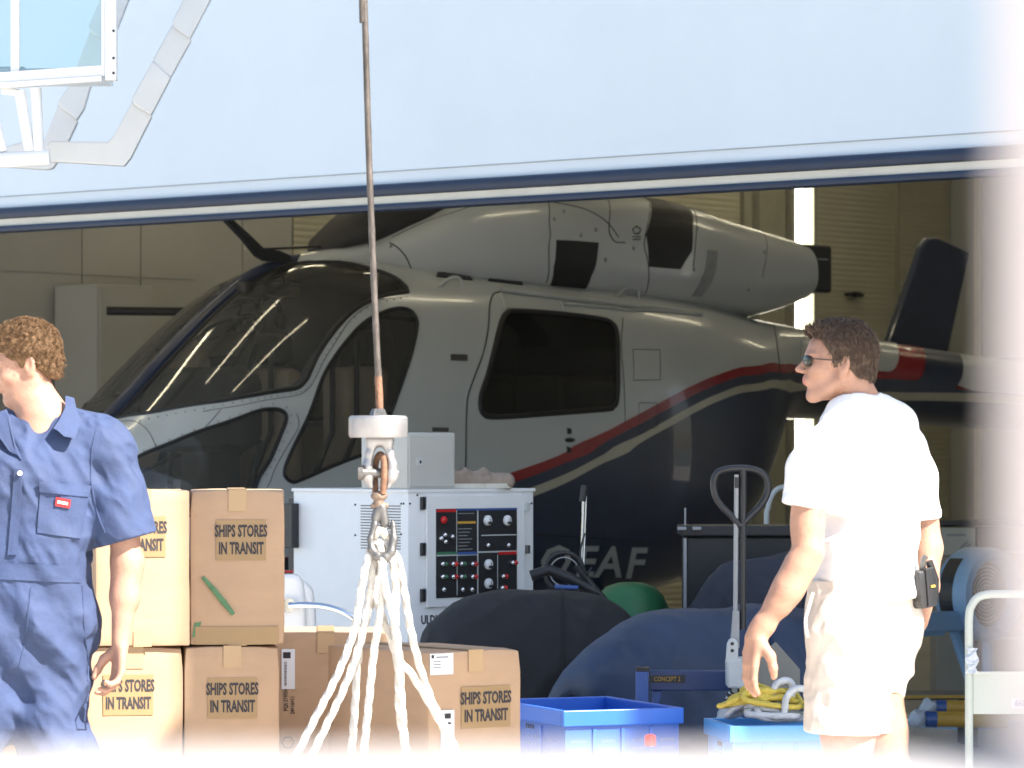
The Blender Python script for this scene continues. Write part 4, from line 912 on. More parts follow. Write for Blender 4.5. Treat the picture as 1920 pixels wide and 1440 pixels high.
MB().box(P(541,1071,YS)-Vector((.0,0,0)), (.035,.08,.006)).build('cushion_edge', M['red'], st_, world=True)
MB().tube(cr([P(543,1135,YS-.06),P(570,1134,YS-.08),P(610,1137,YS-.1),P(645,1148,YS-.12),P(672,1167,YS-.13),P(690,1195,YS-.13),P(700,1240,YS-.13),P(702,1400,YS-.13)], 6), .0115, 12).build('grab_rail', M['chrome'], st_, smooth=True, world=True)
MB().cyl(P(541,1135,YS-.055), P(541,1135,YS-.065), .024, 20).build('rail_flange', M['chrome'], st_, world=True)
# ---- fabric covers
def cover(name, label, cat, stations, m, seed=1, ny=26, wr=.014):     # stations: X, Y, ztop, halfdepth ; a draped hull-shaped cover reaching zbot
    X = np.array([s_[0] for s_ in stations]); fz = pchip(X, [s_[2] for s_ in stations]); fy = pchip(X, [s_[1] for s_ in stations]); fd = pchip(X, [s_[3] for s_ in stations]); fb = pchip(X, [s_[4] for s_ in stations])
    xs = np.linspace(X[0], X[-1], 150); t = thing(name, label, cat, (float(X.mean()), float(fy(X.mean())), 0))
    A = np.linspace(-PI*.5, PI*1.5, 121)[:-1]; V_ = []
    for x in xs:
        zt, zb, d, yc = float(fz(x)), float(fb(x)), float(fd(x)), float(fy(x)); zc = zb+(zt-zb)*.35
        for a in A:
            ca, sa = math.cos(a), math.sin(a); e = .75
            yy = yc-d*math.copysign(abs(ca)**e, ca); zz = zc+(zt-zc if sa > 0 else zc-zb)*math.copysign(abs(sa)**e, sa); V_.append((x, yy, zz))
    V_ = np.array(V_); rg = lambda q_: .5-1.8*np.abs(q_)
    n1 = vnoise(V_[:,0]*5+V_[:,2]*3, V_[:,1]*4, V_[:,2]*2.2, seed)+.9*rg(vnoise(V_[:,0]*6-V_[:,2]*4, V_[:,1]*5, V_[:,2]*4, seed+1))+.5*rg(vnoise(V_[:,0]*15+V_[:,2]*11, V_[:,1]*9, V_[:,2]*7, seed+2))
    V_[:,1] -= n1*wr*np.sign(fy(V_[:,0])-V_[:,1]); V_[:,2] += n1*wr*.5; V_[:,2] = np.maximum(V_[:,2], .004)
    K = len(A); Fc_ = [(i*K+k, i*K+(k+1) % K, (i+1)*K+(k+1) % K, (i+1)*K+k) for i in range(149) for k in range(K)]+[tuple(range(K))[::-1], tuple(149*K+k for k in range(K))]
    b = MB(); b.raw(V_, Fc_); b.build('fabric', M[m], t, smooth=70, world=True)
    b = MB(); i_ = 95; b.tube([tuple(V_[i_*K+k]+np.array([0, -.003 if k < K/2 else 0, .002])) for k in range(0, K//2+8)], .004, 5); b.build('seam', M[m], t, world=True); return t
def stn(Y, rows): return [(P(px, 0, Y+dy).x, Y+dy, P(px, py, Y+dy).z, hd_, P(px, pb, Y+dy).z if pb < 1500 else 0.0) for px, py, hd_, pb, dy in rows]
cover('draped_cover', 'rounded black fabric cover in front of the generator cabinet', 'cover', stn(14.2, [(783,1225,.10,1600,0),(792,1185,.2,1600,0),(815,1158,.28,1600,0),(850,1130,.33,1600,0),(890,1114,.36,1600,0),(935,1105,.38,1600,0),(1000,1103,.38,1600,0),(1070,1108,.37,1600,0),(1130,1122,.35,1600,0),(1172,1145,.30,1600,0),(1198,1185,.2,1600,0),(1208,1240,.1,1600,0)]), 'tarpK', 3, wr=.012)
nv = cover('draped_cover', 'navy fabric cover with a pointed snout over a small craft', 'cover', stn(13.3, [(1028,1304,.02,1322,0),(1036,1288,.05,1320,0),(1052,1262,.10,1308,0),(1072,1240,.14,1302,0),(1100,1212,.2,1316,0),(1140,1184,.26,1330,.05),(1185,1160,.32,1420,.1),(1235,1147,.36,1440,.15),(1300,1140,.38,1450,.2),(1400,1136,.4,1450,.3),(1520,1142,.4,1450,.4),(1620,1160,.3,1450,.5),(1660,1220,.1,1450,.5)]), 'tarpB', 8)
b = MB(); c = ray(1118, 1246, nv, 1, 0); 
MB().tube([P(1118+13*math.cos(a)+5*math.sin(a), 1247+8*math.sin(a)-5*math.cos(a), 13.13) for a in np.linspace(0, 2*PI, 16, endpoint=False)], .0022, 6, closed=True).build('eyelet', M['steel'], nv, world=True)
MB().tube([P(1096+8*math.cos(a), 1322+5*math.sin(a), 13.2) for a in np.linspace(0, 2*PI, 14, endpoint=False)], .002, 6, closed=True).build('eyelet', M['steel'], nv, world=True)
cover('draped_cover', 'dark dusty hump of cover behind the pallet truck shaft', 'cover', stn(14.6, [(1282,1150,.05,1600,0),(1300,1122,.14,1600,0),(1330,1082,.2,1600,0),(1365,1056,.25,1600,0),(1400,1050,.28,1600,0),(1440,1044,.3,1600,0),(1490,1034,.3,1600,0),(1560,1040,.25,1600,0),(1620,1100,.1,1600,0)]), 'tarpG', 12)
# ---- green dome behind the black cover
gb = P(1182, 0, 15.3); zt = P(1182, 1091, 15.3).z
gt = thing('green_bin', 'round green lidded bin half hidden behind the black cover', 'bin', (gb.x, 15.3, 0))
MB().lathe([(0,zt),(.05,zt-.003),(.10,zt-.02),(.135,zt-.055),(.168,zt-.13),(.175,zt-.16)], 32).build('lid', M['green'], gt, smooth=True)
MB().lathe([(.165,zt-.14),(.165,zt-.16),(.14,0),(0,0)], 32).build('bin_body', M['green'], gt, smooth=40)
# ---- black equipment case
Yk = 15.0; kc = thing('equipment_case', 'black equipment case with grey catches behind the pallet truck', 'case', (P(1390,0,Yk).x, Yk, 0))
zk = P(0,986,Yk).z; xk0 = P(1282,0,Yk).x-P(1390,0,Yk).x; xk1 = P(1560,0,Yk).x-P(1390,0,Yk).x
MB().box(((xk0+xk1)/2, .2, zk/2-.02), (xk1-xk0-.02, .38, zk-.05), bev=.008).build('case_body', M['blackp'], kc)
MB().box(((xk0+xk1)/2, .2, zk-.022), (xk1-xk0+.02, .42, .042), bev=.008).build('lid', M['blackp'], kc)
MB().box((xk0+.005, -.004, zk/2-.02), (.012, .01, zk-.06)).build('edge_strip', M['grey'], kc)
for px_ in (1278, 1306): MB().box((P(px_,0,Yk).x-P(1390,0,Yk).x, -.02, zk-.01), (.036, .03, .014), bev=.004).build('catch', M['grey'], kc)
MB().cyl((P(1287,0,Yk).x-P(1390,0,Yk).x, .1, zk), (P(1287,0,Yk).x-P(1390,0,Yk).x, .1, zk+.07), .004, 8).build('antenna', M['grey'], kc)
# ---- folded scooter
Yo = 14.75; so_ = thing('folded_scooter', 'folded black scooter with chrome stem in front of the registration letters', 'scooter', (P(1090,0,Yo).x, Yo, 0))
W_ = lambda x, y, dy=0: P(x, y, Yo+dy)
MB().cyl(W_(1089,1070), W_(1094,930), .0055, 8).cyl(W_(1094,1070), W_(1099,930), .0035, 8).build('stem', M['chrome'], so_, world=True)
MB().cyl(W_(1092,940), W_(1096,910), .014, 12).build('grip', M['blackp'], so_, world=True, smooth=40)
o = MB().tube([W_(1058+36*math.cos(a), 1072+36*math.sin(a)) for a in np.linspace(0, 2*PI, 28, endpoint=False)], .009, 8, closed=True).build('wheel', M['blackp'], so_, world=True, smooth=True)
MB().tube([W_(1058+27*math.cos(a), 1072+27*math.sin(a)) for a in np.linspace(0, 2*PI, 28, endpoint=False)], .003, 6, closed=True).build('rim', M['grey'], o, world=True)
MB().tube([W_(995,1080),W_(1030,1068),W_(1070,1085),W_(1120,1112)], .022, 10).tube([W_(1080,1060),W_(1100,1085),W_(1135,1128)], .014, 8).build('deck_board', M['blackp'], so_, world=True, smooth=True)
MB().cyl(W_(1040,1100,-.02), W_(1084,1102,-.02), .009, 10).build('blue_bar', M['beamblue'], so_, world=True)
MB().tube(cr([W_(1096,1000,-.02),W_(1088,1040,-.03),W_(1100,1075,-.03),W_(1108,1065,-.02),W_(1100,1080,0)], 6), .004, 6).build('brake_cable', M['blackp'], so_, world=True)
MB().cyl((0,.02,0), W_(1092,1070)-Vector((P(1090,0,Yo).x, Yo-.02, 0)), .012, 8).build('stand', M['blackp'], so_)
# ---- blue steel frame with lettered sticker
Yb = 12.7; bf = thing('exercise_machine_frame', 'blue steel machine frame with a yellow lettered sticker behind the crates', 'frame', (P(1204,0,Yb).x, Yb, 0))
wprism('post', [(1192,1258),(1215,1258),(1215,1590),(1192,1590)], Yb, .06, 'beamblue', bf, .003)
wprism('post_cap', [(1192,1251),(1217,1251),(1217,1258),(1192,1258)], Yb, .062, 'blackm', bf, 0)
wprism('beam', [(1216,1257),(1368,1257),(1368,1294),(1216,1294)], Yb+.06, .06, 'beamdk', bf, .004)
wprism('sticker', [(1217,1267),(1285,1266),(1285,1280),(1217,1280)], Yb+.029, .002, 'blackm', bf, 0)
p = P(1251, 1273.5, Yb+.026); V_, F_ = text('CONCEPT 2', .016, .75, 0, 0, .001); b = MB(); b.raw([(x+p.x, yy+p.y, z+p.z) for x, yy, z in V_], F_); b.build('sticker_lettering', M['yellow'], bf, world=True, fix=False)
wprism('brace', [(1224,1294),(1242,1294),(1232,1330),(1222,1330)], Yb+.06, .03, 'beamblue', bf, .003)
# ---- pallet truck
Yp = 12.4; pt = thing('pallet_truck', 'grey hand pallet truck with a looped black handle standing upright', 'pallet truck', (P(1384,0,Yp).x, Yp, 0))
W_ = lambda x, y, dy=0: P(x, y, Yp+dy)
MB().tube(cr([W_(*q) for q in ((1388,986),(1372,968),(1352,948),(1341,928),(1338,905),(1345,887),(1362,880),(1390,878),(1415,881),(1432,890),(1440,908),(1437,930),(1424,950),(1404,970),(1388,986))], 5), .0115, 10).build('handle', M['blackm'], pt, smooth=True, world=True)
MB().cyl(W_(1379,1146), W_(1381,890), .008, 12).build('shaft', M['grey'], pt, smooth=True, world=True)
MB().cyl(W_(1393,1180), W_(1394,880), .011, 12).build('shaft', M['blackm'], pt, smooth=True, world=True)
MB().box(W_(1381,905), (.014,.02,.035)).build('release_lever', M['blackm'], pt, world=True)
wprism('shaft_foot', [(1374,1145),(1386,1145),(1386,1215),(1368,1215)], Yp, .03, 'grey', pt, .003)
wprism('hinge_plate', [(1360,1243),(1363,1206),(1367,1198),(1374,1196),(1381,1200),(1384,1208),(1384,1243)], Yp-.03, .014, 'lgrey', pt, .004)
for y_ in (1207, 1220): MB().cyl(W_(1373,y_,-.039), W_(1373,y_,-.03), .006, 12).build('pivot_hole', M['blackm'], pt, world=True)
wprism('pump_body', [(1361,1236),(1402,1231),(1402,1290),(1362,1288)], Yp+.02, .12, 'lgrey', pt, .008)
wprism('fork_plate', [(1405,1250),(1454,1203),(1500,1255),(1500,1420),(1346,1420),(1346,1338)], Yp+.1, .012, 'palletg', pt, .003)
wprism('name_band', [(1397,1243),(1412,1262),(1366,1338),(1350,1420),(1330,1420),(1346,1336)], Yp+.05, .05, 'lgrey', pt, .004)
ang = math.atan2(1336-1245, 1402-1352); pc = P(1379, 1294, Yp+.022); V_, F_ = text('IMOVE', .036, .85, 0, .0015, .001); b = MB()
b.raw([(x*math.cos(ang)-z*math.sin(ang)+pc.x, yy+pc.y, x*math.sin(ang)+z*math.cos(ang)+pc.z) for x, yy, z in V_], F_); b.build('lettering', M['ink'], pt, world=True, fix=False)
MB().cyl((-.05,.0,.1), (.08,.0,.1), .1, 24).build('wheel', M['blackp'], pt, smooth=40)
for dx in (-.12, .22): MB().box((dx+.02, .75, .06), (.15, 1.15, .05), bev=.01).build('fork', M['lgrey'], pt)
# ---- blue crates
def crate(label, pc, Y, rz, w_, d, ztop, m, h=.30, n=2, group='blue plastic crates'):
    q = P(pc, 0, Y); base = 0.0
    t = thing('plastic_crate', label, 'crate', (q.x, Y, ztop-h), rz, group)
    b = MB(); th = .012; rim = .05
    for c_, dd in (((w_/2, th/2, (h-rim)/2), (w_, th, h-rim)), ((w_/2, d-th/2, (h-rim)/2), (w_, th, h-rim)), ((th/2, d/2, (h-rim)/2), (th, d-2*th, h-rim)), ((w_-th/2, d/2, (h-rim)/2), (th, d-2*th, h-rim)), ((w_/2, d/2, .006), (w_-.03, d-.03, .012))): b.box(c_, dd)
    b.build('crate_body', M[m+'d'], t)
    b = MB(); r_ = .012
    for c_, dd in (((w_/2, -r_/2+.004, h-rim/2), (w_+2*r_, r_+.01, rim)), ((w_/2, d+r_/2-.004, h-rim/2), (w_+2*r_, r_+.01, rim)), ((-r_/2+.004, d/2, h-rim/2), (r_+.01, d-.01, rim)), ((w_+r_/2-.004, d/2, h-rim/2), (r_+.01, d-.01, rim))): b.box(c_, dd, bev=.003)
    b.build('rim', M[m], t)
    b = MB()
    for xx in (.25, .5, .75): b.box((w_*xx, -.003, (h-rim)/2), (.01, .006, h-rim-.02))
    for yy in (.33, .66): b.box((-.003, d*yy, (h-rim)/2), (.006, .01, h-rim-.02))
    b.build('rib', M[m], t)
    b = MB()
    for j in range(7):
        for i in range(44):
            x = .02+i*(w_-.04)/43
            if (i*7//44) % 2 == 0 or j < 2: b.box((x, -.0006, .045+j*.026), (.0035, .0012, .009))
        for i in range(18):
            y = .03+i*(d-.06)/17
            if i % 5: b.box((-.0006, y, .045+j*.026), (.0012, .004, .009))
    b.build('perforation', M['perf'], t)
    b = MB()
    for i in range(5): b.box((-.0008, d*.5-.03+i*.015, h-rim-.018), (.002, .006, .014))
    b.build('hand_slot', M['blackm'], t); return t
for k, (lb, z) in enumerate((('blue plastic crate with a dark blue rim beside the front carton', .585),)):
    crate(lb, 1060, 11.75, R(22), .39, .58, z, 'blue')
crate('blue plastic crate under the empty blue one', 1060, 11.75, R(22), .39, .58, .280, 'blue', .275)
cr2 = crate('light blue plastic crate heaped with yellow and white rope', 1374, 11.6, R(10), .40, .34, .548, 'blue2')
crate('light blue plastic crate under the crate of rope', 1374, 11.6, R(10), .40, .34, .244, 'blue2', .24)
q = P(1217, 1385, 11.72); tag(MB().lathe([(0,0),(.018,0),(.018,.03),(.008,.036),(0,.036)], 16, mtx=T(q.x, q.y-.09, 0)).build('bottle_cap', M['lampR']), 'small orange-red cap on the front of the dark blue crate', 'cap'); bpy.data.objects['bottle_cap'].data.transform(Matrix.Translation((0,0,q.z-.015)))
def ropetube(mb, pts, r, step=.006, twist=.045, n=12, lob=3, amp=.15, mi=0):
    c = cr(pts, 10); d = np.r_[0, np.cumsum(np.linalg.norm(np.diff(c, axis=0), axis=1))]; k = max(2, int(d[-1]/step)); u = np.linspace(0, d[-1], k)
    q = np.stack([np.interp(u, d, c[:, i]) for i in range(3)], 1); mb.tube(q, r, n, mi=mi, prof=lambda a, s_: 1-amp+amp*2*abs(math.cos(lob/2*(a+2*PI*s_/twist/lob*1.0))))
for nm, m, seed, r_, zz, lb in (('rope_coil','ropeY',3,.0085,.035,'tangled yellow rope heaped in the light blue crate'),('rope_coil','ropeW',11,.0105,.0,'tangled white rope mixed into the crate of yellow rope')):
    rr = random.Random(seed); t = thing(nm, lb, 'rope', tuple(wm(cr2) @ Vector((.15, .17, .27))), 0, 'ropes in the light blue crate'); b = MB(); pts = []
    for k in range(46 if m == 'ropeY' else 34):
        a = k*1.15+rr.uniform(-.5, .5); ra = rr.uniform(.03, .15); pts.append((.0+ra*math.cos(a)*1.0, ra*math.sin(a)*.75, zz+.03+max(0, .085-ra*.45)*rr.uniform(.4, 1.25)))
    ropetube(b, pts, r_, .008); b.build('rope', M[m], t, smooth=True)
t = bpy.data.objects['rope_coil.001']
b = MB(); ropetube(b, [P(*q_, 11.75) for q_ in ((1468,1335),(1455,1310),(1452,1292),(1460,1280),(1474,1276),(1486,1284),(1484,1305),(1478,1325),(1490,1340))], .0105, .006); ropetube(b, [P(*q_, 11.7) for q_ in ((1470,1340),(1474,1312),(1482,1298),(1500,1290),(1515,1300),(1520,1340))], .0105, .006); b.build('loop', M['ropeW'], t, smooth=True, world=True)
# ---- platform trolley at the right edge
Yt = 11.4; tr = thing('platform_trolley', 'grey-green platform trolley with a tubular handle at the right edge', 'trolley', (P(1900,0,Yt).x, Yt, 0))
W_ = lambda x, y, dy=0: P(x, y, Yt+dy)
xe = 2010; MB().tube(cr([W_(1817,1620),W_(1817,1400),W_(1817,1250),W_(1817,1160),W_(1822,1135),W_(1836,1119),W_(1858,1114)], 6).tolist()+cr([W_(1862,1114),W_(xe-40,1114),W_(xe-15,1120),W_(xe,1145),W_(xe,1300),W_(xe,1620)], 6).tolist(), .0125, 14).build('handle_frame', M['trol'], tr, smooth=True, world=True)
wprism('handle_panel', [(1824,1262),(2003,1262),(2003,1339),(1824,1339)], Yt, .012, 'trol', tr, .003)
wprism('panel_flange', [(1824,1259),(2003,1259),(2003,1265),(1824,1265)], Yt-.008, .012, 'trol', tr, .002)
wprism('rating_label', [(1896,1309),(1945,1309),(1945,1329),(1896,1329)], Yt-.0075, .001, 'paper', tr, 0)
p = P(1922, 1319, Yt-.009); V_, F_ = text('660LBS', .019, .8, 0, .0008, .0006); b = MB(); b.raw([(x+p.x, yy+p.y, z+p.z) for x, yy, z in V_], F_); b.build('label_lettering', M['beamblue'], tr, world=True, fix=False)
MB().box((.06, .38, .17), (.36, .82, .035), bev=.01).build('platform', M['trol'], tr)
for x, y in ((-.08,.05),(.2,.05),(-.08,.7),(.2,.7)): MB().cyl((x-.015,y,.06), (x+.015,y,.06), .06, 16).build('castor', M['blackp'], tr, smooth=40)
b = MB(); V_ = []
for i in range(9):
    for j in range(4): q = W_(1812+j*7+3*math.sin(i*1.3+j), 1215+i*6, -.018-.006*math.sin(i*2.1+j*1.7)); V_.append(tuple(q))
b.raw(V_, [(i*4+j, i*4+j+1, (i+1)*4+j+1, (i+1)*4+j) for i in range(8) for j in range(3)]); tag(b.build('torn_wrapping', M['bottle'], None), 'scrap of clear plastic wrap clinging to the trolley handle', 'plastic wrap')
# ---- rowing machine
Yr = 19.0; rc = P(1845, 1114, Yr); rw = thing('rowing_machine', 'pale blue rowing machine with a caged flywheel behind the trolley', 'rowing machine', (rc.x, Yr, 0), R(41))
zc = rc.z; k_ = 88*Yr/F; q = T(0, 0, zc, 0, PI/2)        # axis along local -y
MB().lathe([(k_*.68,-.02),(k_*.72,.06),(k_*.80,.09),(k_*.95,.08),(k_,.03),(k_,-.10),(k_*.9,-.14),(0,-.14)], 48, mtx=q).build('flywheel_cage', M['fly'], rw, smooth=40)
MB().lathe([(0,.01),(k_*.7,.01)], 40, mtx=q).build('cage_mesh', M['blackp'], rw, fix=False)
b = MB()
for rr_ in (.2,.28,.36,.44,.52,.6):
    b.tube([(k_*rr_*math.cos(a), -.018, zc+k_*rr_*math.sin(a)) for a in np.linspace(1.0, 5.3, 24)], .0022, 4)
b.build('cage_rings', M['grey'], rw); MB().cyl((0,-.015,zc), (0,-.035,zc), .018, 12).build('hub', M['lgrey'], rw)
b = MB(); b.lathe([(k_*1.005,.0),(k_*1.01,-.09)], 12, mtx=q, a0=R(130), a1=R(215)); b.build('damper_band', M['blackm'], rw, fix=False)
b = MB(); b.box((-.30,.02,zc-.13), (.36,.10,.10), bev=.01); b.box((-.75,.02,zc-.17), (.9,.07,.06), bev=.01); b.build('monorail', M['fly'], rw)
MB().tube([(-.22,.03,zc-.12),(.03,.03,.03)], .027, 8).build('leg', M['fly'], rw); MB().tube([(.12,.08,zc-.1),(.12,.08,.03)], .03, 8).build('leg', M['fly'], rw)
MB().box((-.1,.05,.02), (.5,.5,.03), bev=.008).build('foot', M['fly'], rw); MB().tube([(-1.15,.02,zc-.18),(-1.25,.02,.0)], .025, 8).build('leg', M['fly'], rw)
# ---- stores behind the rowing machine
def plainbox(name, label, cat, px0, px1, py0, zb, Y, m, d=.35, rz=0, extra=None):
    a = P(px0, py0, Y); c = P(px1, py0, Y); t = thing(name, label, cat, ((a.x+c.x)/2, Y, zb), rz, 'stored cartons by the rear wall'); w_ = c.x-a.x; h = a.z-zb
    MB().box((0, d/2, h/2), (w_, d, h-.003), bev=.006).build('box', M[m], t); MB().box((0, d/2, h), (.05, d, .002)).build('tape_strip', M['tape'], t)
    b = MB(); b.box((0, -.001, h*.72), (w_*.5, .002, .012)); b.tube([(w_*.1,-.001,h*.25),(w_*.3,-.001,h*.5)], .006, 4); b.tube([(w_*.2,-.001,h*.22),(w_*.38,-.001,h*.42)], .006, 4); b.build('box_print', M['grey'], t); return t
YQ = 21.0
z1 = P(0,1042,YQ).z
plainbox('carton', 'white printed carton on the pile left of the flywheel', 'carton', 1757, 1829, 988, z1, YQ, 'boxw')
plainbox('carton', 'grey-brown carton under the white printed one', 'carton', 1757, 1829, 1043, P(0,1180,YQ).z, YQ, 'boxg'); plainbox('carton', 'lowest carton of the pile left of the flywheel', 'carton', 1757, 1829, 1181, 0, YQ, 'boxg')
plainbox('carton', 'large dull brown carton behind the flywheel', 'carton', 1832, 1960, 990, P(0,1150,YQ).z, YQ, 'boxb'); plainbox('carton', 'dull brown carton under the large one behind the flywheel', 'carton', 1832, 1960, 1151, 0, YQ, 'boxb')
a = P(1850, 982, YQ); tag(MB().box((0,0,0), (.62,.4,.03), bev=.004).build('shelf_board', M['blackm']), 'dark board lying across the stored cartons', 'board'); bpy.data.objects['shelf_board'].location = (a.x, YQ+.17, a.z+.005)
Yy = 17.2
for k, (x0_, x1_, y_, r_, lb) in enumerate(((1728,1830,1326,.034,'upper yellow roll with blue tape and a clear bag on its end'),(1704,1830,1348,.036,'lower yellow roll with blue tape and a clear bag on its end'))):
    Yq = Yy-k*.12; a, c = P(x0_, y_, Yq), P(x1_+60, y_+2, Yq); t = thing('wrapped_roll', lb, 'roll', a, 0, 'yellow rolls on the floor')
    dd = c-a; MB().cyl(dd*.28, dd, r_, 16).build('roll', M['yellow'], t, smooth=40); MB().cyl(dd*.17, dd*.281, r_*1.04, 16).build('blue_tape', M['beamblue'], t, smooth=40)
    b = MB(); b.sph((dd.x*.08, 0, 0), (.045, r_*1.2, r_*1.15), 7); b.v = [(x+.006*math.sin(z*300), y, z+.006*math.sin(x*240)) for x, y, z in b.v]; b.build('clear_bag', M['bottle'], t, smooth=30)
bd = thing('low_plank_stand', 'low dark plank with an orange edge on the hangar floor', 'plank', (P(1745,0,17.6).x, 17.6, 0), R(6))
zz = P(0,1306,17.6).z; MB().box((.0,.1,zz), (.5,.36,.02), bev=.003).build('plank', M['blackm'], bd); MB().box((0,-.085,zz+.004), (.5,.012,.014)).build('edge_strip', M['yellow'], bd)
for x in (-.2,.2): MB().box((x,.1,zz/2-.006), (.03,.3,zz-.012)).build('support', M['blackm'], bd)
th_ = thing('trolley_handle', 'pale bent tube handle of a trolley behind the black case', 'trolley', (P(1450,0,16.5).x, 16.5, 0))
MB().tube(cr([P(*q_, 16.5) for q_ in ((1436,1400),(1437,1000),(1440,955),(1446,932),(1458,917),(1480,912),(1530,912),(1548,920),(1556,950),(1556,1400))], 5), .012, 10).build('handle_tube', M['lgrey'], th_, smooth=True, world=True)
MB().box((.12,.25,.12), (.34,.6,.03), bev=.005).build('platform', M['lgrey'], th_)

# ---- crane wire, hook and rope sling
Yw = 9.6; sg = thing('crane_hook', 'crane hook block hanging on a rusty wire with a cast weight and shackle', 'crane hook', P(712, 800, Yw))
W_ = lambda x, y, dy=0.: P(x, y, Yw+dy)
b = MB(); ropetube(b, [W_(664,-1400), W_(678,-60), W_(683,0), W_(692,300), W_(700,500), W_(706,640), W_(710,712)], .0082, .01, .12, 12, 6, .06); b.build('wire', M['cable'], sg, smooth=True, world=True)
b = MB(); ropetube(b, [W_(709,706), W_(711,740), W_(712,780)], .0096, .005, .1, 12, 6, .06); b.build('rusty_wire_end', M['rust'], sg, smooth=True, world=True)
b = MB(); c0 = W_(709, 800)
b.lathe([(0,.028),(.070,.028),(.0755,.022),(.0755,-.022),(.071,-.028),(0,-.028)], 48, mtx=Matrix.Translation(c0)); b.build('weight', M['alu'], sg, smooth=40, world=True)
MB().lathe([(0,.046),(.015,.046),(.018,.042),(.023,.028),(.0,.028)], 6, mtx=Matrix.Translation(c0)).build('nut', M['steel'], sg, world=True)
S_ = SDF(tuple(W_(660,1060)-Vector((0,.09,0))), tuple(W_(770,815)+Vector((0,.09,0))), .0022)
f = ((1,0,0),1.0)
S_.cone(W_(698,826), W_(727,826), .017, .017, .006)
for sx in (-1, 1):
    S_.chain([W_(712+sx*12,826), W_(712+sx*18,850), W_(712+sx*23,872), W_(712+sx*22,892), W_(712+sx*15,912)], [.015,.0115,.0125,.017,.007], .008)
S_.cone(W_(712,852), W_(712,905), .0165, .0175, .003, '-')
S_.build('clevis', M['alu'], sg, 2)
b = MB(); b.cyl(W_(676,886,-.012), W_(746,888,.01), .0125, 20).cyl(W_(672,886,-.012), W_(681,886,-.012), .019, 20); b.build('clevis_pin', M['steel'], sg, smooth=40, world=True)
MB().tube(cr([W_(704,925,.012), W_(703,890,.018), W_(706,862,.016), W_(713,852,.0), W_(719,862,-.016), W_(720,890,-.018), W_(718,925,-.012)], 6), .0085, 12).build('shackle', M['rust'], sg, smooth=True, world=True)
S_ = SDF(tuple(W_(680,975)-Vector((0,.06,0))), tuple(W_(745,905)+Vector((0,.06,0))), .002)
S_.ell(W_(711,930), (.022,.018,.013), .006); S_.ell(W_(711,943), (.012,.012,.012), .006); S_.cone(W_(700,949), W_(724,948), .0075, .0075, .004); S_.cone(W_(708,944), W_(714,955), .012, .012, .004)
S_.build('swivel', M['rusty2'], sg, 1)
S_ = SDF(tuple(W_(670,1070)-Vector((0,.06,0))), tuple(W_(760,940)+Vector((0,.06,0))), .002)
S_.cone(W_(716,952), W_(721,980), .0135, .0125, .004); DH = -.022; W0_ = W_; W_ = lambda x, y, dy=0.: P(x, y, Yw+dy+DH*(y-952)/90)
S_.chain([W_(706,958), W_(702,985), W_(695,1010), W_(697,1030), W_(708,1043), W_(722,1045), W_(733,1035), W_(738,1010), W_(737,985), W_(735,975)], [.009,.0085,.0085,.010,.0125,.0135,.012,.010,.006,.0025], .006)
S_.chain([W_(712,952), W_(702,970)], [.011,.008], .006); S_.build('hook', M['steel'], sg, 1)
W_ = W0_
MB().tube(cr([W_(718,960), W_(730,990), W_(734,980)], 4), .003, 6).build('hook_latch', M['steel'], sg, world=True)
slg = thing('rope_sling', 'white rope sling of several legs fanning down from the crane hook', 'rope sling', W_(715, 1040))
ropes = [[(702,1002,-.01),(692,1040,-.03),(680,1090,-.03),(664,1180,-.03),(634,1262,-.03),(583,1362,-.03),(540,1446,-.03),(460,1600,-.05)],
 [(706,1000,.0),(700,1045,-.015),(694,1110,-.01),(676,1200,-.015),(650,1278,-.02),(612,1360,-.02),(572,1442,-.02),(500,1600,.1)],
 [(709,1000,.01),(712,1050,.0),(708,1090,.01),(684,1170,.02),(672,1230,.02),(665,1330,.02),(657,1445,.02),(650,1600,.2)],
 [(712,1000,-.012),(718,1060,-.03),(716,1130,-.03),(702,1215,-.03),(693,1300,-.03),(686,1370,-.03),(679,1445,-.03),(670,1600,-.25)],
 [(714,1000,.01),(697,1060,.005),(704,1120,.01),(730,1190,.0),(746,1250,.0),(748,1330,0),(760,1400,0),(772,1445,.0),(800,1600,.2)],
 [(722,1000,-.01),(735,1050,-.02),(742,1110,-.02),(741,1170,-.02),(744,1230,-.02),(770,1262,-.02),(812,1330,-.02),(850,1400,-.02),(880,1448,-.02),(960,1600,-.1)],
 [(718,1000,.01),(746,1050,.01),(758,1110,.01),(770,1180,.01),(787,1250,.01),(812,1320,.01),(838,1370,.01),(868,1440,.01),(930,1600,.2)],
 [(710,1004,-.02),(720,1090,-.04),(738,1160,-.04),(747,1220,-.04),(752,1300,-.04),(758,1380,-.04),(764,1445,-.04),(775,1600,-.2)]]
for rp in ropes:
    b = MB(); ropetube(b, [W_(x, y+(14 if y < 1010 else 0), d+(.016 if y < 1060 else -.004)) for x, y, d in rp], .0088, .0045, .05, 12, 3, .2); b.build('rope_leg', M['rope'], slg, smooth=True, world=True)
b = MB(); ropetube(b, [W_(700,1012,.02), W_(704,1001,.0), W_(713,994,.0), W_(722,1001,.0), W_(728,1014,.02)], .011, .005, .05); b.build('rope_eye', M['rope'], slg, smooth=True, world=True)
pal = thing('wooden_pallet', 'wooden pallet on the deck under the rope sling', 'pallet', (P(712,0,Yw).x, Yw, 0))
for k in range(6): MB().box((0,-.35+k*.14,.155), (.8,.1,.02)).build('board', M['card'], pal)
for x in (-.35,0,.35): MB().box((x,0,.08), (.09,.8,.12)).build('bearer', M['card'], pal)
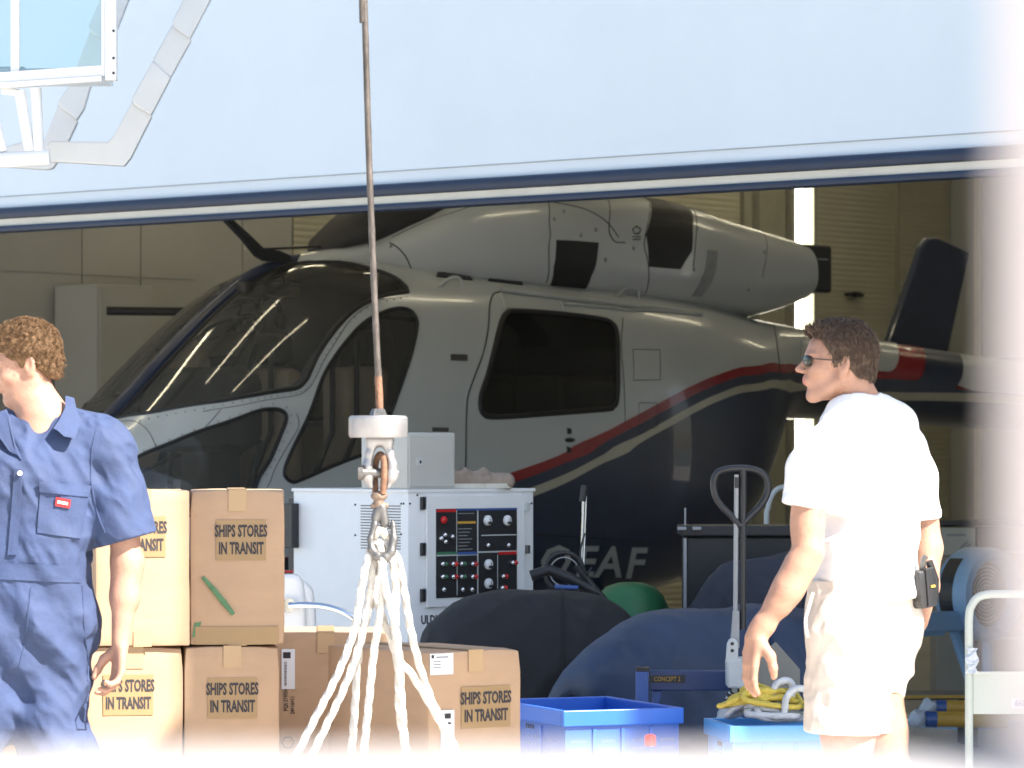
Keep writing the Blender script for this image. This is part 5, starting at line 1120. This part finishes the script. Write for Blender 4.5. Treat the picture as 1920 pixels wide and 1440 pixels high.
# ============================================================ people
def rotz(a): return np.array([[math.cos(a),-math.sin(a),0],[math.sin(a),math.cos(a),0],[0,0,1]])
def roty(a): return np.array([[math.cos(a),0,math.sin(a)],[0,1,0],[-math.sin(a),0,math.cos(a)]])
def rotx(a): return np.array([[1,0,0],[0,math.cos(a),-math.sin(a)],[0,math.sin(a),math.cos(a)]])
class Head:              # local frame: x forward, y left, z up, origin between the ears
    def __init__(s, c, az, pitch, roll=0, k=1.0): s.c = np.array(c); s.Rm = rotz(az) @ roty(pitch) @ rotx(roll); s.k = k
    def p(s, x, y, z): return s.c+s.k*(s.Rm @ np.array([x, y, z]))
    def inv(s, V): return ((V-s.c) @ s.Rm)/s.k
    def ell(s, S, c, r, k=.01, op='+', r3=None):
        R3 = s.Rm if r3 is None else s.Rm @ r3; S.ell(s.p(*c), np.array(r)*s.k, k*s.k, op, [list(R3[:,0]), list(R3[:,1]), list(R3[:,2])] if False else [[R3[j,i] for i in range(3)] for j in range(3)])
    def cone(s, S, a, b, r1, r2=None, k=.01, op='+'): S.cone(s.p(*a), s.p(*b), r1*s.k, (r1 if r2 is None else r2)*s.k, k*s.k, op)
    def face(s, S, jaw=1.0):
        s.ell(S, (-.018,0,.040), (.094,.074,.082), .02)                 # cranium
        s.ell(S, (.030,0,.015), (.062,.060,.075), .02)                  # forehead and face block
        s.ell(S, (.030,0,-.045), (.055,.050,.060), .02)
        for y in (-1, 1):
            s.cone(S, (-.008,y*.052*jaw,-.045), (.045,y*.032,-.088), .018, .016, .022)   # jaw line
            s.ell(S, (.056,y*.038,-.018), (.026,.024,.024), .02)        # cheek
            s.ell(S, (.074,y*.028,.022), (.020,.026,.010), .012)        # brow ridge
        s.cone(S, (.062,-.010,-.096), (.062,.010,-.096), .019, .019, .02)        # chin
        for y in (-1, 1): s.ell(S, (.088,y*.031,.004), (.016,.019,.013), .014, '-')      # eye socket
        for y in (-1, 1): s.ell(S, (.071,y*.031,.004), (.0125,.0135,.0115), .003)        # lids
        s.cone(S, (.084,0,.012), (.110,0,-.021), .0065, .0100, .012)     # nose
        for y in (-1, 1): s.ell(S, (.098,y*.010,-.025), (.010,.0075,.0075), .006)
        s.ell(S, (.080,0,-.052), (.016,.028,.016), .012)                # muzzle
        s.ell(S, (.0845,0,-.0475), (.0080,.021,.0050), .008); s.ell(S, (.0830,0,-.0575), (.0080,.018,.0052), .008)
        s.ell(S, (.094,0,-.0525), (.008,.021,.0012), .003, '-')
        s.ell(S, (.086,0,-.073), (.008,.014,.006), .01, '-')
        for y in (-1, 1):                                               # ears
            tilt = rotz(y*-.35) @ roty(-.18); t = lambda a: a
            s.ell(S, (-.012,y*.076,.000), (.019,.0075,.031), .006, '+', tilt); s.ell(S, (-.012,y*.072,-.024), (.010,.006,.012), .008, '+')
            s.ell(S, (-.007,y*.0815,.005), (.010,.006,.018), .003, '-', tilt)
    def hair(s, name, m, par, seed, hl, vol=.010, curl=0.0, n=2600, blade=(.022,.0011), bw=0.0):
        lo = s.c-.16*s.k; hi = s.c+.18*s.k; S = SDF(lo, hi, .0028)
        s.ell(S, (-.018,0,.042), (.094+vol,.074+vol,.084+vol), .01); s.ell(S, (.020,0,.045), (.068+vol*.4,.060+vol,.068+vol), .02); s.ell(S, (-.060,0,-.015), (.048+vol*.6,.060,.062), .02)
        X, Y, Z = S.grid(); A = np.stack(np.broadcast_arrays(X, Y, Z), -1).reshape(-1, 3); L = s.inv(A); x, y, z = L.T; hz = np.interp(x, [q[0] for q in hl], [q[1] for q in hl])
        ns = vnoise(x*38, y*38, z*38, seed)*.003+vnoise(x*95, y*95, z*70, seed+1)*.0016
        if curl: ns += curl*(np.abs(vnoise(x*52+3, y*52, z*52, seed+2))-.25)*2
        D = S.D.reshape(-1)-ns.astype(np.float32)*1.0; cut = (hz-z+ns*2)*s.k; D = np.maximum(D, cut.astype(np.float32))
        S.D = D.reshape(S.D.shape).astype(np.float32); o = S.build(name, M[m], par, 0)
        # tufts: thin curved blades growing out of the scalp along the combing direction
        me = o.data; co = np.empty(len(me.vertices)*3, np.float32); me.vertices.foreach_get('co', co); co = co.reshape(-1, 3)+np.array(wm(par).translation); nr = np.empty_like(co); me.vertices.foreach_get('normal', nr.reshape(-1)) if False else None
        nr = np.array([v.normal for v in me.vertices]); rs = np.random.RandomState(seed); Lc = s.inv(co); pick = rs.choice(len(co), n, replace=False); b = MB()
        for i in pick:
            x, y, z = Lc[i]; 
            if z < np.interp(x, [q[0] for q in hl], [q[1] for q in hl])+.002: continue
            nl = (np.array(nr[i]) @ s.Rm); 
            if curl: fl = rs.randn(3)
            else: fl = np.array([-.2+1.5*max(0, x-.01)*12, (.2 if y > 0 else -.2), -.9 if x < .03 else .35])+rs.randn(3)*.25
            if nl[2] < -.3: continue
            fl = fl-nl*(fl@nl); fl /= np.linalg.norm(fl)+1e-6; Ln = blade[0]*rs.uniform(.5, 1.2)*(1.25 if (x > .05 and not curl) else 1); sd = np.cross(nl, fl); pts = []
            for q in (0, .35, .7, 1):
                lift = (.0035+.006*math.sin(q*PI*.75)) if not curl else .004+.010*math.sin(q*PI)
                pts.append(Lc[i]+fl*Ln*q*(1 if not curl else .6)+nl*(lift-.004)+sd*(curl and .005*math.sin(q*5)))
            w_ = [blade[1]*k for k in (1, 1.1, .8, .1)]; V_ = []
            for pt, ww in zip(pts, w_): V_ += [s.p(*(pt-sd*ww)), s.p(*(pt+nl*ww*.8)), s.p(*(pt+sd*ww))]
            b.raw(V_, [(j*3+a_, j*3+a_+1, j*3+a_+4, j*3+a_+3) for j in range(3) for a_ in (0,1)]+[(j*3+2, j*3, j*3+3, j*3+5) for j in range(3)])
        b.build('hair_tufts', M[m], o, world=True, smooth=True, fix=False); return o
def hand(S, wrist, dirv, palmn, k=1.0, curl=.5, side=1, spread=1.0):
    """palm and five bent fingers; dirv = along the hand, palmn = direction the palm faces, side = thumb side sign"""
    d = np.array(dirv, float); d /= np.linalg.norm(d); n = np.array(palmn, float); n -= d*(n@d); n /= np.linalg.norm(n); sdv = np.cross(n, d)*side; w_ = np.array(wrist, float)
    pc = [w_+d*.012, w_+d*.088]
    for o in (-.026, -.009, .009, .026): S.cone(w_+d*.020+sdv*o*.75, w_+d*(.086-.006*abs(o)/.02)+sdv*o, .0125*k, .0115*k, .014)
    L = [.074, .083, .078, .062]; offs = [.029, .010, -.009, -.027]     # index .. little
    for j in range(4):
        b = w_+d*(.086-.004*(j == 3)-.003*(j == 0))+sdv*offs[j]; a = 0; pts = [b]; seg = [.45, .31, .24]; r = [.0098,.0088,.0080,.0068]
        for q in range(3):
            a += curl*(.5+.35*q+.12*j); dd = d*math.cos(a)+n*math.sin(a)+sdv*(.06*(1.5-j))*spread; dd /= np.linalg.norm(dd); pts.append(pts[-1]+dd*L[j]*seg[q])
        S.chain(pts, [x*k for x in r], .004)
    tb = w_+d*.026+sdv*.022+n*.008; t1 = tb+(d*.55+sdv*.62+n*.45)*.040; t2 = t1+(d*.85+sdv*.22+n*.40)*.032; t3 = t2+(d*.92-sdv*.05+n*.40)*.024
    S.chain([tb, t1, t2, t3], [.0155*k,.0125*k,.0105*k,.0085*k], .008)
def folds(S, fn, amp): 
    X, Y, Z = S.grid(); near = np.abs(S.D) < .05; idx = np.argwhere(near)
    x = S.ax[0][idx[:,0]]; y = S.ax[1][idx[:,1]]; z = S.ax[2][idx[:,2]]; S.D[near] -= (fn(x, y, z)*amp).astype(np.float32)

# ---------------------------------------------------------------- man in white (right)
Ya = 9.75; W_ = lambda x, y, dy=0.: P(x, y, Ya+dy)
man = thing('person', 'man with short dark hair and sunglasses, white T-shirt and cream shorts, walking left', 'person', P(1610, HOR, Ya)-Vector((0,0,1.4)))
hd_ = Head(W_(1568, 684), R(183), R(-4), 0, .895)
S = SDF(tuple(W_(1385,1740)-Vector((.0,.42,0))), tuple(W_(1790,575)+Vector((.02,.34,0))), .0042)
hd_.face(S)
S.cone(W_(1594,706,.0), W_(1615,770,.0), .050, .054, .03); S.cone(W_(1617,775), W_(1636,830,.02), .055, .06, .03)
S.cone(W_(1540,845,-.10), W_(1690,850,.10), .036, .036, .03); S.cone(W_(1628,870), W_(1615,1080), .065, .07, .05)       # torso core under the shirt
S.cone(W_(1600,1170,-.04), W_(1590,1370,-.07), .07, .068, .04); S.cone(W_(1635,1170,.04), W_(1650,1370,.05), .07, .068, .04)
S.cone(W_(1590,1370,-.07), W_(1588,1455,-.07), .066, .058, .03); S.cone(W_(1588,1455,-.07), W_(1596,1700,-.03), .058, .040, .03); S.cone(W_(1596,1700,-.03), W_(1560,1735,-.06), .04, .032, .02)
S.cone(W_(1650,1370,.05), W_(1668,1455,.08), .066, .056, .03); S.cone(W_(1668,1455,.08), W_(1705,1690,.16), .056, .040, .03); S.cone(W_(1705,1690,.16), W_(1668,1730,.12), .04, .032, .02)
arm_l = [W_(1520,850,-.12), W_(1517,950,-.15), W_(1516,1035,-.16), W_(1478,1105,-.165), W_(1424,1182,-.155)]
S.chain(arm_l, [.038,.038,.037,.035,.025], .02); S.cone(W_(1500,1062,-.162), W_(1462,1130,-.162), .042, .033, .02); S.ell(W_(1512,985,-.152), (.041,.040,.07), .02)
S.cone(W_(1432,1172,-.158), W_(1416,1196,-.153), .031, .027, .012, flat=((0,1,0),.8))
hand(S, W_(1420,1186,-.155), (W_(1400,1262,-.15)-W_(1420,1185,-.155)), (.72,.35,.1), 1.06, .30, -1)
arm_r = [W_(1702,850,.12), W_(1728,940,.13), W_(1738,1028,.12), W_(1735,1100,.08), W_(1722,1165,.05)]
S.chain(arm_r, [.038,.041,.039,.034,.026], .02); hand(S, W_(1722,1160,.05), (W_(1700,1245,.03)-W_(1722,1160,.05)), (-.8,.3,-.2), 1.0, .35, 1)
def mi1(C): 
    L = hd_.inv(C); return ((L[:,0] > .083) & (L[:,2] > -.0635) & (L[:,2] < -.0435) & (np.abs(L[:,1]) < .021)).astype(int)
S.build('body', [M['skin1'], M['lip']], man, 2, None, mi1)
hd_.hair('hair', 'hair2', man, 5, [(-.12,-.075),(-.085,-.075),(-.05,-.050),(-.030,-.020),(-.022,.020),(-.006,.022),(.004,-.006),(.016,-.010),(.022,.020),(.040,.042),(.062,.070),(.080,.082),(.10,.09)], .009, 0, 3800, (.024,.0010))
# quiff at the front
b = MB(); rs = random.Random(4)
for k in range(150):
    y0 = rs.uniform(-.05, .05); x0 = rs.uniform(.035, .074); z0 = .106-.45*(max(0, x0-.035))-abs(y0)*.3; p0 = np.array([x0, y0, z0]); hgt = rs.uniform(.6, 1.1)
    pts = [hd_.p(*(p0+q)) for q in (np.array([0,0,-.006]), np.array([.012,0,.010*hgt]), np.array([.022,0,.016*hgt]), np.array([.026,.002,.026*hgt]))]
    b.tube(pts, [.0022,.0020,.0015,.0004], 5)
b.build('fringe', M['hair2'], man, world=True, smooth=True, fix=False)
# sunglasses
sg_ = MB()
for y in (-1, 1): sg_.sph((0,0,0), (.0045,.021,.0155), 9, mtx=Matrix.Translation(hd_.p(.0905,y*.031,.004)) @ Matrix([list(r_)+[0] for r_ in (hd_.Rm @ rotz(y*.32) @ roty(.12))]+[[0,0,0,1]]))
o = sg_.build('sunglasses', M['lens'], man, world=True, smooth=True); b = MB()
for y in (-1, 1):
    b.tube([hd_.p(.086,y*.050,.010), hd_.p(.072,y*.064,.011), hd_.p(.03,y*.076,.010), hd_.p(-.008,y*.081,.012)], .0016, 6)
    b.tube([hd_.p(.0905+.003*math.cos(a)-.012*(math.cos(a)*y > .2), y*(.031+.0215*math.cos(a)), .004+.016*math.sin(a)) for a in np.linspace(0, 2*PI, 18, endpoint=False)], .0013, 5, closed=True)
b.tube([hd_.p(.094,-.011,.008), hd_.p(.098,0,.010), hd_.p(.094,.011,.008)], .0016, 5); b.build('glasses_frame', M['blackm'], o, world=True, smooth=True)
# T-shirt
S = SDF(tuple(W_(1455,1165)-Vector((0,.34,0))), tuple(W_(1775,735)+Vector((.02,.30,0))), .0042)
S.cone(W_(1612,768,.0), W_(1634,800,.01), .066, .090, .03); S.cone(W_(1575,800,-.05), W_(1672,795,.05), .060, .066, .06); S.cone(W_(1560,838,-.09), W_(1676,840,.10), .061, .063, .05); S.ell(W_(1634,880,.02), (.108,.110,.15), .05, rot=None)
S.chain([W_(1625,900,.0), W_(1628,980,.0), W_(1622,1060,.0), W_(1622,1118,.0)], [.108,.102,.102,.110], .04); S.cone(W_(1652,880,.03), W_(1644,1090,.02), .095, .092, .05); S.cone(W_(1590,900,-.02), W_(1582,1100,-.01), .078, .082, .05)
S.chain([W_(1534,838,-.11), W_(1520,885,-.13), W_(1512,942,-.15)], [.057,.054,.056], .04); S.chain([W_(1696,842,.11), W_(1714,900,.12), W_(1724,960,.12), W_(1726,985,.12)], [.054,.049,.048,.050], .04); S.cone(W_(1594,950,-.05), W_(1590,1080,-.04), .07, .08, .05); S.ell(W_(1645,1100,.03), (.108,.11,.07), .05)
def cutp(S, pt, nrm):    # remove the side the normal points to
    n = np.array(nrm, float); n /= np.linalg.norm(n); X, Y, Z = S.grid(); d = (X-pt[0])*n[0]+(Y-pt[1])*n[1]+(Z-pt[2])*n[2]; S.D = np.maximum(S.D, np.broadcast_to(d, S.D.shape).astype(np.float32))
def cutlocal(S, pt, nrm, rad):
    n = np.array(nrm, float); n /= np.linalg.norm(n); X, Y, Z = S.grid(); dx, dy, dz = X-pt[0], Y-pt[1], Z-pt[2]; d = dx*n[0]+dy*n[1]+dz*n[2]; r2 = np.sqrt(dx*dx+dy*dy+dz*dz)-rad; S.D = np.maximum(S.D, np.minimum(d, -r2).astype(np.float32))
folds(S, lambda x, y, z: vnoise(x*7+z*4, y*7, z*9, 2)+.5*vnoise(x*18+z*9, y*16, z*14, 3)+.7*(.5-1.8*np.abs(vnoise(x*10-z*8, y*10, z*9, 5)))+.3*(.5-1.8*np.abs(vnoise(x*26+z*16, y*24, z*20, 4))), .010)
cutp(S, W_(1620,1130), (.10,0,-1)); cutlocal(S, W_(1508,952,-.15), (-.22,-.05,-1), .12); cutlocal(S, W_(1731,975,.12), (.1,0,-1), .085)
S.cone(W_(1596,722,-.0), W_(1604,742,.0), .060, .060, .006, '-'); S.build('t_shirt', M['tee'], man, 2)
# shorts
S = SDF(tuple(W_(1475,1400)-Vector((0,.30,0))), tuple(W_(1765,1085)+Vector((0,.28,0))), .0042)
S.cone(W_(1580,1112,-.03), W_(1655,1112,.05), .100, .098, .06); S.cone(W_(1595,1190,-.03), W_(1642,1200,.05), .110, .106, .06); S.ell(W_(1662,1180,.03), (.088,.11,.11), .04)
S.cone(W_(1588,1200,-.06), W_(1574,1375,-.07), .100, .098, .04); S.cone(W_(1636,1210,.06), W_(1620,1365,.05), .098, .086, .04)
folds(S, lambda x, y, z: vnoise(x*8+z*6, y*8, z*5, 12)+.5*vnoise(x*20-z*10, y*18, z*10, 13)+.6*(.5-1.8*np.abs(vnoise(x*14+z*12, y*12, z*8, 15)))+.3*(.5-1.8*np.abs(vnoise(x*35, y*35, z*24, 14))), .012)
cutp(S, W_(1600,1372,0), (-.04,0,-1)); S.ell(W_(1586,1385,-.075), (.085,.085,.03), .004, '-'); S.ell(W_(1636,1385,.05), (.075,.08,.03), .004, '-'); cutp(S, W_(1600,1078,0), (.0,0,1))
S.build('shorts', M['shorts'], man, 2)
b = MB(); b.tube(cr([W_(1524,1112,-.165), W_(1516,1140,-.185), W_(1510,1165,-.19), W_(1514,1195,-.19)], 5), .004, 6); b.build('pocket_edge', M['shorts'], man, world=True, smooth=True)
pc = W_(1730, 1104, -.03); q = Matrix.Translation(pc) @ Matrix.Rotation(R(38), 4, 'Z') @ Matrix.Rotation(R(-6), 4, 'Y')
po = MB().box((0,0,0), (.052,.036,.10), q, bev=.008).build('belt_pouch', M['leather'], man, world=True, smooth=40)
MB().box((.010,-.020,.004), (.030,.008,.102), q, bev=.003).build('flap', M['leather'], po, world=True); MB().box((.012,-.0265,.006), (.014,.003,.006), q).build('buckle', M['yellow'], po, world=True)
MB().tube([q @ Vector((.005,0,.05)), q @ Vector((.0,-.01,.075)), q @ Vector((.008,-.012,.085))], .008, 8).build('key_clip', M['steel'], po, world=True, smooth=True)
MB().tube([q @ Vector((.02,-.01,.07)), q @ Vector((.034,-.014,.02)), q @ Vector((.03,-.01,-.04))], .010, 8).build('pouch_strap', M['leather'], po, world=True, smooth=True)
for (x, y, d_) in ((1560,1738,-.05),(1668,1733,.13)):
    c = W_(x, y, d_); MB().box((-.01,0,.035), (.27,.10,.07), Matrix.Translation((c.x, c.y, .0)), bev=.03).build('shoe', M['tee'], man, world=True, smooth=50)

# ---------------------------------------------------------------- man in blue (left)
Yb_ = 9.9; W_ = lambda x, y, dy=0.: P(x, y, Yb_+dy)
mn = thing('person', 'man with curly brown hair in a blue short-sleeved boiler suit at the left edge', 'person', P(70, HOR, Yb_)-Vector((0,0,1.4)))
h2 = Head(W_(44, 686, 0), R(192), R(12), R(-3), .875)
S = SDF(tuple(W_(-260,1500)-Vector((.0,.34,0))), tuple(W_(300,570)+Vector((.02,.32,0))), .0042)
h2.face(S)
S.cone(W_(62,715,.005), W_(78,800,.0), .046, .052, .03); S.cone(W_(84,790), W_(60,880,.0), .066, .10, .05); S.cone(W_(110,800,.0), W_(190,845,.0), .03, .04, .03)
S.cone(W_(10,860,-.0), W_(180,860,.0), .05, .05, .05); S.cone(W_(70,900), W_(75,1150), .09, .085, .05)
S.cone(W_(100,1180,.02), W_(110,1490,.0), .075, .06, .04); S.cone(W_(0,1180), W_(-70,1490,-.05), .075, .06, .04)
S.chain([W_(215,850,-.02), W_(228,960,-.02), W_(238,1050,-.02), W_(234,1120,-.03), W_(226,1205,-.05)], [.050,.044,.039,.035,.024], .02); S.cone(W_(240,1060,-.02), W_(234,1120,-.03), .040, .034, .02)
hand(S, W_(226,1203,-.05), (W_(220,1290,-.06)-W_(226,1203,-.05)), (-.75,-.35,-.1), 1.0, .55, -1)
S.chain([W_(-60,850,.0), W_(-85,960,.03), W_(-100,1060,.03), W_(-110,1200,.0)], [.054,.048,.043,.028], .02); hand(S, W_(-110,1200,0), (0,-.05,-1), (.8,-.2,0), 1.0, .4, 1)
def mi2(C):
    L = h2.inv(C); return ((L[:,0] > .083) & (L[:,2] > -.0635) & (L[:,2] < -.0435) & (np.abs(L[:,1]) < .021)).astype(int)
S.build('body', [M['skin2'], M['lip']], mn, 2, None, mi2)
h2.hair('hair', 'hair1', mn, 21, [(-.12,-.070),(-.09,-.066),(-.055,-.045),(-.032,-.018),(-.024,.022),(-.006,.024),(.002,-.004),(.014,-.008),(.024,.018),(.042,.034),(.062,.054),(.080,.066),(.10,.07)], .009, .0045, 4200, (.020,.0008))
b = MB()
for y in (-1, 1): b.tube([h2.p(.079,y*.014,.026), h2.p(.080,y*.030,.031), h2.p(.066,y*.046,.026)], [.0022,.003,.0015], 6)
b.build('eyebrows', M['hair1'], mn, world=True, smooth=True)
b = MB()
for y in (-1, 1): b.sph(tuple(h2.p(.0755,y*.031,.004)), .0092, 8)
# coverall
S = SDF(tuple(W_(-250,1520)-Vector((0,.36,0))), tuple(W_(300,745)+Vector((.02,.32,0))), .0046)
S.cone(W_(0,850,-.03), W_(188,846,.0), .074, .074, .05); S.ell(W_(88,880,.01), (.175,.125,.15), .05); S.cone(W_(100,786,.015), W_(185,838,.0), .056, .06, .05); S.cone(W_(60,790,.05), W_(60,850,.03), .075, .10, .05)
S.chain([W_(80,920), W_(82,1000), W_(86,1070), W_(80,1150), W_(70,1220)], [.138,.122,.110,.116,.122], .05); S.cone(W_(10,900,-.02), W_(0,1150,-.01), .12, .12, .06)
S.chain([W_(200,850,-.01), W_(222,925,-.02), W_(236,985,-.02), W_(240,1008,-.02)], [.066,.061,.063,.066], .04)
S.chain([W_(-50,850,.0), W_(-80,925,.02), W_(-92,990,.03)], [.070,.066,.070], .04)
S.chain([W_(90,1190,.0), W_(98,1300,.0), W_(106,1420,-.02), W_(112,1510,-.03)], [.112,.098,.088,.082], .05); S.chain([W_(0,1190,-.01), W_(-45,1330,-.04), W_(-85,1510,-.08)], [.112,.095,.082], .05)
def fd(x, y, z):
    t = (x-W_(60,0).x); zz = z-W_(0,1100).z
    rg = lambda n_: 1-2.2*np.abs(n_)
    r = .9*vnoise(x*6+z*5, y*6, z*5, 31)+.55*rg(vnoise(x*9-z*7, y*8, z*5, 32))+.40*rg(vnoise(x*17+z*13, y*15, z*9, 36))+.22*rg(vnoise(x*36+z*20, y*33, z*20, 33))
    diag = np.sin((x*1.0+z*.75)*46+2*vnoise(x*6, y*6, z*6, 34))*np.exp(-((z-W_(0,1180).z)/.16)**2)*.7
    return r*1.15+diag-.4
folds(S, fd, .0125)
X, Y, Z = S.grid()
cutlocal(S, W_(240,1012,-.02), (.28,0,-1), .12); cutlocal(S, W_(-92,995,.03), (-.1,0,-1), .12)
vA = W_(68, 775, -.02)
S.ell(W_(82,775,.0), (.068,.068,.05), .008, '-'); S.cone(W_(74,790,-.10), W_(58,850,-.15), .040, .012, .006, '-'); S.build('boiler_suit', M['coverall'], mn, 2)
# collar, placket, pockets, seams laid against the suit
def surf_y(obj, x, z, miss=None):          # nearest cloth point towards the camera at (x, z)
    inv_ = wm(mn).translation; bvh = surf_y.c.get(obj.name)
    if bvh is None:
        from mathutils.bvhtree import BVHTree
        bm_ = bmesh.new(); bm_.from_mesh(obj.data); bvh = BVHTree.FromBMesh(bm_); bm_.free(); surf_y.c[obj.name] = bvh
    h = bvh.ray_cast(Vector((x, 8.0, z))-inv_, Vector((0,1,0))); return (h[0]+inv_, h[1]) if h[0] else (Vector((x, miss or Yb_-.1, z)), Vector((0,-1,0)))
surf_y.c = {}
suit = [c for c in mn.children if c.name.startswith('boiler_suit')][0]
def on(px_, py_, off=.004):
    p = W_(px_, py_, -.12); h, n = surf_y(suit, p.x, p.z); return h+Vector((0,-off,0))
def cloth_patch(name, poly, m, off=.004, par=mn, th=.004, nn=8):
    # grid-filled patch draped on the suit: bilinear in its four corners
    a, b_, c, d = [np.array(q, float) for q in poly]; V_ = []; 
    for i in range(nn+1):
        for j in range(nn+1):
            u, v = i/nn, j/nn; q = a*(1-u)*(1-v)+b_*u*(1-v)+c*u*v+d*(1-u)*v; V_.append(tuple(on(q[0], q[1], off)))
    n = len(V_); V2 = [(x, y+th, z) for x, y, z in V_]; K = nn+1
    F_ = [(i*K+j, i*K+j+1, (i+1)*K+j+1, (i+1)*K+j) for i in range(nn) for j in range(nn)]; F2 = [tuple(q+n for q in f[::-1]) for f in F_]
    rim = [i for i in range(K)]+[i*K+nn for i in range(1, K)]+[nn*K+j for j in range(nn-1, -1, -1)]+[i*K for i in range(nn-1, 0, -1)]
    F3 = [(rim[i], rim[(i+1) % len(rim)], rim[(i+1) % len(rim)]+n, rim[i]+n) for i in range(len(rim))]
    bb = MB(); bb.raw(V_+V2, F_+F2+F3); return bb.build(name, M[m], par, world=True, smooth=60)
cloth_patch('chest_pocket', [(78,905),(168,914),(150,1010),(72,998)], 'coverall', .005)
cloth_patch('pocket_flap', [(76,902),(170,911),(164,932),(76,922)], 'coverall', .009)
lg = cloth_patch('name_badge', [(107,932),(134,937),(131,953),(105,948)], 'lampR', .011, nn=3); cloth_patch('badge_lettering', [(110,938),(129,942),(128,947),(109,943)], 'paper', .0135, lg, .001, 2)
cloth_patch('placket', [(30,880),(47,880),(34,1040),(16,1040)], 'coverall', .006); cloth_patch('waistband', [(-60,1052),(160,1062),(158,1094),(-60,1082)], 'coverall', .004, nn=20)
b = MB(); b.lathe([(0,.003),(.0065,.003),(.0065,0)], 14, mtx=Matrix.Translation(on(41,887,.008)) @ Matrix.Rotation(PI/2, 4, 'X')); b.build('button', M['paper'], mn, world=True)
def seam(pts, nm='seam'):
    b = MB(); b.tube([on(q[0], q[1], .0005) for q in cr(pts, 5)], .0022, 5); b.build(nm, M['coverall'], mn, world=True, smooth=True)
seam([(178,800),(170,850),(168,900),(180,960),(196,1000)]); seam([(60,1100),(52,1180),(36,1250)]); seam([(150,1100),(156,1200),(158,1330),(150,1430)])
# collar leaves
def leaf(name, pts, y0):
    V_ = [tuple(W_(a, c, d)) for a, c, d in pts]; n = len(V_); V2 = [(x+.002, y+.006, z) for x, y, z in V_]
    b = MB(); b.raw(V_+V2, [tuple(range(n)), tuple(range(2*n-1, n-1, -1))]+[(i, (i+1) % n, (i+1) % n+n, i+n) for i in range(n)]); return b.build(name, M['coverall'], mn, world=True, smooth=50)
leaf('collar', [(123,742,-.03),(137,746,-.02),(142,768,-.045),(150,788,-.075),(140,822,-.125),(120,818,-.13),(108,807,-.125),(100,803,-.115),(112,785,-.09),(122,765,-.055)], 0)
leaf('collar', [(-2,772,-.10),(10,768,-.10),(16,780,-.11),(26,830,-.135),(40,862,-.145),(30,850,-.14),(2,822,-.13),(-14,800,-.12)], 0)
for (x, y, d_) in ((118,1735,-.06),(-100,1735,-.12)):
    c = W_(x, y, d_); MB().box((-.02,-.05,.04), (.26,.12,.08), Matrix.Translation((c.x, c.y, 0)), bev=.03).build('boot', M['leather'], mn, world=True, smooth=50)

b = MB(); b.tube([W_(112,1505,-.03), W_(118,1720,-.04)], .07, 14).tube([W_(-85,1505,-.08), W_(-98,1720,-.1)], .07, 14); b.build('trouser_leg', M['coverall'], mn, world=True, smooth=True)
